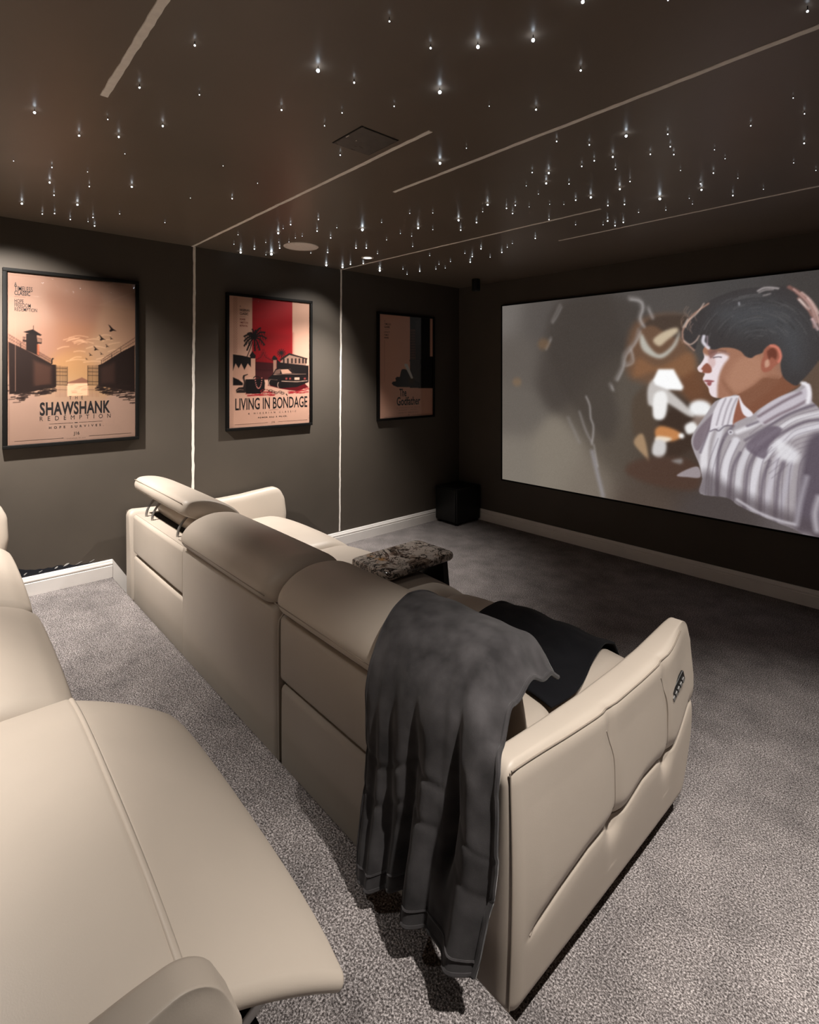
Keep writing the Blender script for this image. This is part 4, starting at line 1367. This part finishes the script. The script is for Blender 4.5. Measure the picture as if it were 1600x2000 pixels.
        # back: outside panels, cushion in front of them, headrest
        if kd == 'split':
            up = rbox('back_panel', (x0, -3.252, 0.376), (x1, -3.03, 0.616), 0.022, L, root, (10, 4, 5), (0, 0.006, 0), None, off, 4)
            tube('seam', [(x, -3.236, 0.6145) for x in np.linspace(x0 + 0.02, x1 - 0.02, 12)], 0.0017, 'stitch', up, 6, off)
            rbox('back_panel', (x0, -3.248, 0.055), (x1, -3.03, 0.362), 0.022, L, root, (10, 4, 6), (0, 0.008, 0), None, off, 4)
        else:
            rbox('back_panel', (x0 - 0.001, -3.262, 0.055), (x1 + 0.001, -3.03, 0.640), 0.020, L, root, (10, 4, 8), (0, 0.005, 0), None, off, 4)
            for xs_ in (x0 - 0.002, x1 + 0.002):
                tube('piping', spline([(xs_, -3.248, 0.08), (xs_, -3.250, 0.3), (xs_, -3.250, 0.55), (xs_, -3.240, 0.60), (xs_, -3.20, 0.628)], 6), 0.0042, L, root, 7, off)

        def back_fn(P):
            P = P.copy()
            P[:, 1] += (0.70 - P[:, 2]) * 0.25 - 0.03
            return P
        rbox('backrest', (x0, -3.10, 0.40), (x1, -2.92, 0.70), 0.06, L, root, (10, 4, 8), (0, 0.015, 0), back_fn, off, 4)
        g = 0.004 if not raised[i] else 0.006
        v, f = headrest_vf(x0 + g, x1 - g, HR_UP, 0.05, 22, 0.03, 0.8) if raised[i] else headrest_vf(x0 + g, x1 - g, HR_DOWN)
        hr = mesh('headrest', v - off, f, L, root)
        prof = HR_UP if raised[i] else HR_DOWN
        pr_ = spline(prof, 5, True)
        c = pr_.mean(0)
        for key in ((9,) if not raised[i] else (12,)):
            q = c + (pr_[key] - c) * (1.006 if not raised[i] else 1.03)
            pts = [(x, q[0], q[1]) for x in np.linspace(x0 + 0.035, x1 - 0.035, 18)]
            tube('seam', pts, 0.0021, 'stitch', hr, 6, off)
        if raised[i]:
            for xb in (x0 + 0.11, x0 + 0.225, x1 - 0.225, x1 - 0.11):
                pts = spline([(xb, -3.205, 0.585), (xb, -3.200, 0.65), (xb, -3.165, 0.705), (xb, -3.115, 0.735)], 6)
                v, f = tube_vf(pts, 0.007, 8)
                v[:, 0] = xb + (v[:, 0] - xb) * 1.2
                mesh('bracket', v - off, f, 'steel', hr, angle=50)
            box('slot', (x0 + 0.06, -3.16, 0.612), (x1 - 0.06, -3.05, 0.618), 'gap', root, off)
    return root


sofa('cream leather sofa with one raised headrest and a charcoal blanket over its back', (0, 0, 0), 0.05, 3.128, [0.225, 1.116, 2.086, 2.953],
     ['split', 'whole', 'split'], [True, False, False], [False, False, False])
sofa('cream leather sofa on the platform with one footrest flap half open', (0, -1.755, 0.18), 0.13, 3.255, [0.305, 1.275, 2.135, 3.085],
     ['split', 'whole', 'split'], [False, False, False], [False, False, True], (0.04, 0.05, 0.032), -0.8)

# ------------------------------------------------------------------ charcoal blanket over the back, black throw on the seat
bl = empty('blanket', (2.93, -3.30, 0.70), 'charcoal fleece blanket hanging over the back of the front sofa', 'blanket')
PATH = spline([(-2.915, 0.60), (-2.925, 0.70), (-2.975, 0.775), (-3.07, 0.818), (-3.17, 0.822), (-3.26, 0.785), (-3.318, 0.715), (-3.338, 0.60), (-3.352, 0.45), (-3.372, 0.30), (-3.392, 0.15)], 10)
seg = np.concatenate([[0], np.cumsum(np.linalg.norm(np.diff(PATH, axis=0), axis=1))])
S_CREST = seg[40]


def blanket_pt(u, v):
    hem = 0.225 + 0.05 * smooth01((u - 0.1) / 0.35) - 0.02 * smooth01((u - 0.42) / 0.12) + 0.02 * u
    # full arc length to hem
    iz = np.interp(hem, PATH[60:, 1][::-1], seg[60:][::-1])
    s0 = 0.10 + 0.10 * smooth01((u - 0.7) / 0.3)
    s = s0 + (iz - s0) * v
    y = np.interp(s, seg, PATH[:, 0])
    z = np.interp(s, seg, PATH[:, 1])
    drop = smooth01((s - S_CREST - 0.06) / 0.75)
    rear = smooth01((s - S_CREST - 0.02) / 0.30)
    xl_ = np.interp(s, [0.0, S_CREST - 0.05, S_CREST + 0.16, S_CREST + 0.75], [2.60, 2.655, 2.722, 2.775])
    xr_ = np.interp(s, [0.0, S_CREST - 0.12, S_CREST + 0.02, S_CREST + 0.20, S_CREST + 0.40, S_CREST + 0.75], [3.06, 3.09, 3.10, 3.155, 3.165, 3.135])
    x = xl_ + (xr_ - xl_) * u
    fold = 0.0
    for c, w, a in ((0.05, 0.04, 0.010), (0.15, 0.035, 0.013), (0.24, 0.035, -0.014), (0.32, 0.03, 0.008), (0.41, 0.04, -0.026), (0.54, 0.06, 0.030), (0.63, 0.025, -0.008), (0.72, 0.042, -0.060 * smooth01((v - 0.3) / 0.15) * (1 - smooth01((v - 0.80) / 0.12))), (0.88, 0.06, 0.030), (0.99, 0.03, -0.012)):
        cc = c + 0.03 * math.sin(2.2 * v * 3 + 7 * c) * (1 - v)
        fold += a * math.exp(-((u - cc) / w) ** 2)
    y -= fold * (0.22 * rear + 0.85 * drop)
    y -= 0.014 * drop
    # pleats pulled together where it bunches at the right end, sag between headrest and armrest
    edge = smooth01((u - 0.72) / 0.28)
    z -= edge ** 2 * 0.075 * (1 - drop) * (1 - 0.5 * rear)
    z += edge * 0.010 * math.sin(v * 46 + u * 6) * (1 - drop) * smooth01(v / 0.1)
    nz = mnoise.noise(Vector((u * 5, v * 7, 1.7)))
    n2 = mnoise.noise(Vector((u * 14 + 3, v * 16, 4.1)))
    y -= 0.010 * nz * rear + 0.002 * n2
    z += 0.006 * nz * (1 - rear) + 0.002 * n2
    # horizontal creases from having been folded
    for vc, amp in ((0.70, 0.004), (0.79, 0.003)):
        y += amp * math.exp(-((v - vc - 0.018 * math.sin(u * 9)) / 0.010) ** 2) * (1 if u < 0.62 else 0.4)
    x += 0.006 * math.sin(v * 9 + 2) * drop
    return (x, y, z)


NU, NV = 110, 150
v, f = grid_vf(NU, NV, blanket_pt)
cl = mesh('cloth', v - np.array([2.93, -3.30, 0.70]), f, 'fabric', bl)
md = cl.modifiers.new('thick', 'SOLIDIFY')
md.thickness = 0.007
md.offset = 0.0
for edge_pts in ([blanket_pt(u, 1.0) for u in np.linspace(0, 1, 80)], [blanket_pt(1.0, t) for t in np.linspace(0, 1, 110)], [blanket_pt(0.0, t) for t in np.linspace(0, 1, 110)]):
    tube('hem', edge_pts, 0.0062, 'fabric', bl, 7, (2.93, -3.30, 0.70))
tube('hem', [np.array(blanket_pt(u, 0.965)) + np.array([0, -0.003, 0]) for u in np.linspace(0.01, 0.99, 80)], 0.0035, 'fabric', bl, 6, (2.93, -3.30, 0.70))


def throw_pt(u, v):
    # u across the seat, v from the back of the seat over its front edge
    y = -2.78 + 0.62 * v
    xl_ = 2.46 - 0.07 * smooth01(v / 0.8)
    xr_ = 2.930 - 0.085 * smooth01((v - 0.25) / 0.6)
    x = xl_ + (xr_ - xl_) * u
    uu = np.clip((x - 2.5195) / 0.4305, -1, 1)
    z = 0.470 + 0.036 * (1 - uu ** 2) * max(0.0, math.sin(max(0, min(1, (y + 3.0) / 0.8)) * math.pi)) ** 0.7 - 0.012 * uu ** 4
    z -= 0.05 * smooth01((y + 2.42) / 0.24) ** 2
    if y > -2.195:
        k = (y + 2.195) / 0.035
        z -= 0.14 * k
        y = -2.195 + 0.034 * smooth01(k / 0.35)
    nz = mnoise.noise(Vector((u * 4, v * 5, 9.1)))
    z += 0.007 * abs(nz) + 0.006 * (1 + math.sin(u * 16 + v * 5)) * (0.3 + 0.7 * v)
    x += 0.010 * math.sin(v * 11) * (u - 0.3)
    return (x, y, z)


tw = empty('throw', (2.66, -2.5, 0.46), 'black fleece throw spread over the seat of the front sofa', 'throw')
v, f = grid_vf(60, 70, throw_pt)
cl = mesh('cloth', v - np.array([2.66, -2.5, 0.46]), f, 'throw', tw)
md = cl.modifiers.new('thick', 'SOLIDIFY')
md.thickness = 0.006
md.offset = 1.0
for edge_pts in ([throw_pt(u, 1.0) for u in np.linspace(0, 1, 50)], [throw_pt(1.0, t) for t in np.linspace(0, 1, 60)], [throw_pt(0.0, t) for t in np.linspace(0, 1, 60)]):
    tube('hem', np.array(edge_pts) + np.array([0, 0, 0.003]), 0.0042, 'throw', tw, 6, (2.66, -2.5, 0.46))

# ------------------------------------------------------------------ side table reaching over the seat
tb = empty('side_table', (1.765, -2.10, 0.0), 'small side table with brown veined marble top on a black stand', 'table')
toff = np.array([1.765, -2.10, 0.0])


def plan_round(x0, x1, y0, y1, r, n=6):
    out = []
    for cx, cy, a in ((x1 - r, y1 - r, 0), (x0 + r, y1 - r, 90), (x0 + r, y0 + r, 180), (x1 - r, y0 + r, 270)):
        for k in range(n + 1):
            t = math.radians(a + 90 * k / n)
            out.append((cx + r * math.cos(t), cy + r * math.sin(t)))
    return np.array(out)


secs = []
for z, ins in ((0.505, 0.012), (0.508, 0.006), (0.514, 0.001), (0.522, 0.0), (0.534, 0.0), (0.540, 0.002), (0.5435, 0.006), (0.545, 0.012)):
    p = plan_round(1.615 + ins, 1.915 - ins, -2.595 + ins, -2.115 - ins, 0.035)
    secs.append(np.column_stack([p, np.full(len(p), z)]))
v, f = loft_vf(secs)
mesh('table_top', v - toff, f, 'marble', tb, angle=50)
v = [(1.66, -2.170, 0.505), (1.87, -2.170, 0.505), (1.87, -2.135, 0.505), (1.66, -2.135, 0.505), (1.625, -2.150, 0.02), (1.905, -2.150, 0.02), (1.905, -2.110, 0.02), (1.625, -2.110, 0.02)]
f = [(3, 2, 1, 0), (4, 5, 6, 7), (0, 1, 5, 4), (1, 2, 6, 5), (2, 3, 7, 6), (3, 0, 4, 7)]
mesh('upright', np.array(v) - toff, [t[::-1] for t in f], 'black', tb, smooth=False)
v, f = rbox_vf((1.60, -2.16, 0.0), (1.93, -1.90, 0.022), 0.008, (2, 2, 1), k=3)
mesh('base_plate', v - toff, f, 'black', tb)
v, f = rbox_vf((1.64, -2.50, 0.496), (1.89, -2.13, 0.5055), 0.003, (2, 2, 1), k=2)
mesh('support_plate', v - toff, f, 'black', tb)

# ------------------------------------------------------------------ subwoofer in the corner
sw = empty('subwoofer', (0.17, -0.20, 0.0), 'black cube subwoofer in the corner beside the screen', 'speaker')
woff = np.array([0.17, -0.20, 0.0])
v, f = rbox_vf((0.022, -0.375, 0.022), (0.315, -0.030, 0.362), 0.010, (3, 3, 3), k=4)
mesh('cabinet', v - woff, f, 'black', sw)
v, f = rbox_vf((0.034, -0.388, 0.036), (0.303, -0.374, 0.348), 0.006, (3, 1, 3), k=3)
mesh('grille', v - woff, f, 'black', sw)
for fx in (0.05, 0.287):
    for fy in (-0.345, -0.06):
        v, f = lathe_vf([(0, 0.0), (0.018, 0.0), (0.016, 0.023), (0, 0.023)], 14)
        mesh('foot', np.array(v) + np.array([fx, fy, 0]) - woff, f, 'gap', sw)

# ------------------------------------------------------------------ fittings on the ceiling
cs = empty('ceiling_speaker', (0.526, -2.231, Z), 'large round white speaker grille flush in the ceiling', 'speaker')
v, f = lathe_vf([(0.112, 0), (0.122, 0), (0.123, -0.003), (0.120, -0.006), (0.114, -0.006)], 48)
mesh('rim', v, f, 'grille', cs, angle=40)
v, f = lathe_vf([(0.0, -0.0055), (0.06, -0.0055), (0.115, -0.0045)], 48)
mesh('grille', v, f, 'grille', cs)


def downlight(x, y, watts, half, lean_x, lean_y, wash, wash_half, wash_x, wash_y, label):
    r = empty('downlight', (x, y, Z), label, 'light', 'recessed downlights')
    v, f = lathe_vf([(0.032, -0.0015), (0.033, -0.0045), (0.046, -0.0045), (0.0475, -0.002), (0.0475, 0.0)], 40)
    mesh('trim_ring', v, f, 'grille', r, angle=40)
    v, f = lathe_vf([(0.0, -0.0012), (0.026, -0.0012), (0.0325, -0.0025)], 32)
    mesh('lens', v, f, 'lamp', r)
    for nm, w, hf, bl_nd, lx, ly in (('downlight_beam', watts, half, 1.0, lean_x, lean_y), ('added_wash', watts * wash, wash_half, 0.6, wash_x, wash_y)):  # second spot is added fill, aimed at the wall from the left fittings
        ld = bpy.data.lights.new(nm, 'SPOT')
        ld.energy = w
        ld.color = LAMP_COL
        ld.spot_size = math.radians(2 * hf)
        ld.spot_blend = bl_nd
        ld.shadow_soft_size = 0.022
        lo_ = bpy.data.objects.new(nm, ld)
        COL.objects.link(lo_)
        lo_.parent = r
        lo_.location = (0, 0, -0.03)
        lo_.rotation_euler = (math.radians(ly), -math.radians(lx), 0)
    return r


DL_LABELS = ['small round recessed downlight beside the thin ceiling channel', 'recessed downlight above the left end of the rear sofa', 'recessed downlight near the screen above the open carpet',
             'recessed downlight above the aisle beside the front sofa', 'recessed downlight above the middle of the rear sofa']
for d_, lb in zip(DOWNLIGHTS, DL_LABELS):
    downlight(*d_, lb)

hx0, hx1, hy0, hy1 = 2.112, 2.296, -3.028, -2.856
hp = empty('access_hatch', ((hx0 + hx1) / 2, (hy0 + hy1) / 2, Z), 'square painted access hatch in the ceiling with worn edges', 'hatch')
hw, hh = (hx1 - hx0) / 2, (hy1 - hy0) / 2
v, f = rbox_vf((-hw, -hh, -0.0035), (hw, hh, 0.0), 0.0015, (3, 3, 1), k=2)
mesh('panel', v, f, 'hatch', hp)
for lo, hi in (((-hw - 0.004, -hh - 0.004, -0.0012), (hw + 0.004, -hh, 0.0)), ((-hw - 0.004, hh, -0.0012), (hw + 0.004, hh + 0.004, 0.0)), ((-hw - 0.004, -hh, -0.0012), (-hw, hh, 0.0)), ((hw, -hh, -0.0012), (hw + 0.004, hh, 0.0))):
    box('joint', lo, hi, 'gap', hp)
for _ in range(16):
    t = random.random() * 4
    s_, q = int(t), (t % 1) * 2 - 1
    cx, cy = [(q * hw, -hh + 0.004), (q * hw, hh - 0.004), (-hw + 0.004, q * hh), (hw - 0.004, q * hh)][s_]
    if random.random() < 0.3:
        cx, cy = random.uniform(-hw, hw) * 0.8, random.uniform(-hh, hh) * 0.8
    a1, b1 = random.uniform(0.003, 0.010), random.uniform(0.001, 0.0022)
    if s_ > 1:
        a1, b1 = b1, a1
    box('paint_chip', (cx - a1, cy - b1, -0.0041), (cx + a1, cy + b1, -0.0034), 'strip' if random.random() < 0.3 else 'hatch', hp)

cyl = empty('ceiling_sensor', (0.485, -0.290, Z), 'small black cylinder fixed under the ceiling close to the screen wall', 'fixture')
v, f = lathe_vf([(0.0, -0.112), (0.034, -0.112), (0.040, -0.106), (0.040, -0.006), (0.036, 0.0)], 28)
mesh('housing', v, f, 'black', cyl, angle=40)
v, f = lathe_vf([(0.0, -0.1145), (0.007, -0.1145), (0.009, -0.111)], 14)
mesh('lens', v, f, 'button', cyl)

# ------------------------------------------------------------------ fibre-optic stars: fibre ends hanging a little below the ceiling
STAR = []


def stars(ox, oy, sc, txt):
    for tok in txt.split():
        a, b, k = tok.split(',')
        STAR.append((ox + float(a) / sc, oy + float(b) / sc, k))


stars(0, 0, 4, '270,880,L 618,1060,M 928,1070,M 1272,985,M 1522,355,M 1090,685,M 1558,741,s 842,933,s 976,1202,t 106,1258,t 406,1308,s 684,1343,t 388,1426,M 698,1457,s 1030,1460,M 422,1525,s 605,1600,M 171,1591,M 331,1672,s 427,1668,s 549,1715,s 727,1699,s 739,1765,s 688,1731,t 935,1671,t 1289,1739,t 1488,1548,t')
stars(400, 0, 4, '1443,167,M 885,552,X 1167,646,M 600,860,M 1073,882,s 1480,831,s 936,983,s 1059,1212,s 143,1296,t 413,1432,t 214,1552,s')
stars(440, 380, 4, '728,194,s 511,235,s 453,265,t 414,302,M 718,286,s 602,325,t 548,338,t 824,339,s 1072,275,L 1222,218,t 1507,262,M 100,314,t 68,388,t 121,453,M 228,425,s 317,374,t 318,471,t 361,466,L 425,419,s 418,371,t 498,370,t 669,457,t 790,553,M 800,452,s 917,568,M 979,544,s 1079,538,s 1022,418,s 1103,418,s 1190,461,t 1261,354,t 1369,304,t 1465,405,t 1208,594,M 1520,599,s 1421,623,t 1389,582,t 1457,325,t 872,259,t 1442,147,t')
stars(800, 0, 4, '1354,15,X 966,314,X 535,367,X 165,376,M 237,721,X 1338,551,M 623,830,t 989,857,M 445,1158,t 1150,1105,s 1405,1132,s')
stars(1200, 0, 4, '420,2,s 1510,89,L 1487,889,s 1067,983,s 93,1063,L 418,1049,s 438,1146,s 783,1170,t 1484,1120,s 1398,766,t')
stars(800, 270, 4, '238,195,L 1589,146,M 1444,176,s 1346,220,s 959,268,s 1088,272,M 1068,353,M 1247,357,s 1417,462,M 1299,484,s 1550,526,s 1548,647,s 1090,636,s 912,372,t 1007,436,t 935,536,t 1095,516,t 1206,517,t 610,520,M 827,524,s 758,548,s 572,574,t 805,588,s 524,659,s 383,641,M 400,718,s 182,584,t 182,714,t 67,701,M 25,844,t 983,783,s 804,822,t 764,851,t 721,892,s 630,929,t 559,864,s 491,924,s 475,968,s 433,899,t 320,963,t 230,984,t 279,1014,t 206,1022,t 80,1039,s 158,917,t 15,766,t 1513,676,t 1298,676,t')
stars(1200, 200, 4, '282,405,s 465,408,s 10,522,s 123,618,s 43,678,M 356,754,L 682,683,M 674,636,s 775,552,s 80,797,s 71,937,s 6,963,s 403,841,t 190,859,t 611,794,t 586,750,t 927,728,s 1166,679,t 966,592,t 866,440,t 1402,473,t 1576,532,t 518,532,t')

SCOL = (0.80, 0.90, 1.0)
SK = {  # kind: pixel radius, emission, hang, label
    'X': (3.0, 20, 0.014, 'very bright fibre-optic star point, white with a blue glow'),
    'L': (2.1, 16, 0.013, 'large bright fibre-optic star point on the dark ceiling'),
    'M': (1.55, 11, 0.011, 'medium bright fibre-optic star point on the dark ceiling'),
    's': (1.1, 6.5, 0.009, 'small fibre-optic star point on the dark ceiling'),
    't': (0.75, 2.5, 0.007, 'tiny faint fibre-optic star point on the dark ceiling'),
}
SM = {k: emat('star_' + {'X': 'brightest', 'L': 'large', 'M': 'medium', 's': 'small', 't': 'tiny'}[k], SCOL if k in 'XL' else (0.9, 0.95, 1.0), s[1]) for k, s in SK.items()}


def ico(r):
    t = (1 + 5 ** 0.5) / 2
    v = np.array([(-1, t, 0), (1, t, 0), (-1, -t, 0), (1, -t, 0), (0, -1, t), (0, 1, t), (0, -1, -t), (0, 1, -t), (t, 0, -1), (t, 0, 1), (-t, 0, -1), (-t, 0, 1)], float)
    v *= r / np.linalg.norm(v[0])
    f = [(0, 11, 5), (0, 5, 1), (0, 1, 7), (0, 7, 10), (0, 10, 11), (1, 5, 9), (5, 11, 4), (11, 10, 2), (10, 7, 6), (7, 1, 8), (3, 9, 4), (3, 4, 2), (3, 2, 6), (3, 6, 8), (3, 8, 9), (4, 9, 5), (2, 4, 11), (6, 2, 10), (8, 6, 7), (9, 8, 1)]
    return v, f


def finer(v, f, r):
    v, mid, out = [np.array(p) for p in v], {}, []

    def m(a, b):
        key = (min(a, b), max(a, b))
        if key not in mid:
            p = v[a] + v[b]
            mid[key] = len(v)
            v.append(p * (r / np.linalg.norm(p)))
        return mid[key]
    for a, b, c in f:
        ab, bc, ca = m(a, b), m(b, c), m(c, a)
        out += [(a, ab, ca), (b, bc, ab), (c, ca, bc), (ab, bc, ca)]
    return np.array(v), out


seen, tips = [], {}
for u, v_, k in STAR:
    if any(abs(u - a) < 3 and abs(v_ - b) < 3 for a, b in seen):
        continue
    seen.append((u, v_))
    pr_px, em, hang, lb = SK[k]
    p = on_z(u, v_, Z - hang)
    dist = float((p - CAM) @ FWD)
    r = pr_px * dist / FPX
    rq = max(0.0016, round(r / 0.0006) * 0.0006)
    key = (k, rq)
    if key not in tips:
        vv, fv = ico(rq)
        if k in 'XLM':
            vv, fv = finer(vv, fv, rq)
        o = mesh('star_light', vv, fv, SM[k])
        fr_r = min(0.0011, rq * 0.45)
        fv_, ff_ = tube_vf([(0, 0, rq * 0.6), (0.0, 0, hang * 0.6), (0, 0, hang)], fr_r, 6)
        fo = mesh('fibre', fv_, ff_, 'fibre', o)
        tips[key] = (o, fo)
    else:
        src, fsrc = tips[key]
        o = src.copy()
        COL.objects.link(o)
        fo = fsrc.copy()
        COL.objects.link(fo)
        fo.parent = o
    o.location = p.tolist()
    tag(o, lb, 'star light', 'fibre-optic stars on the ceiling')
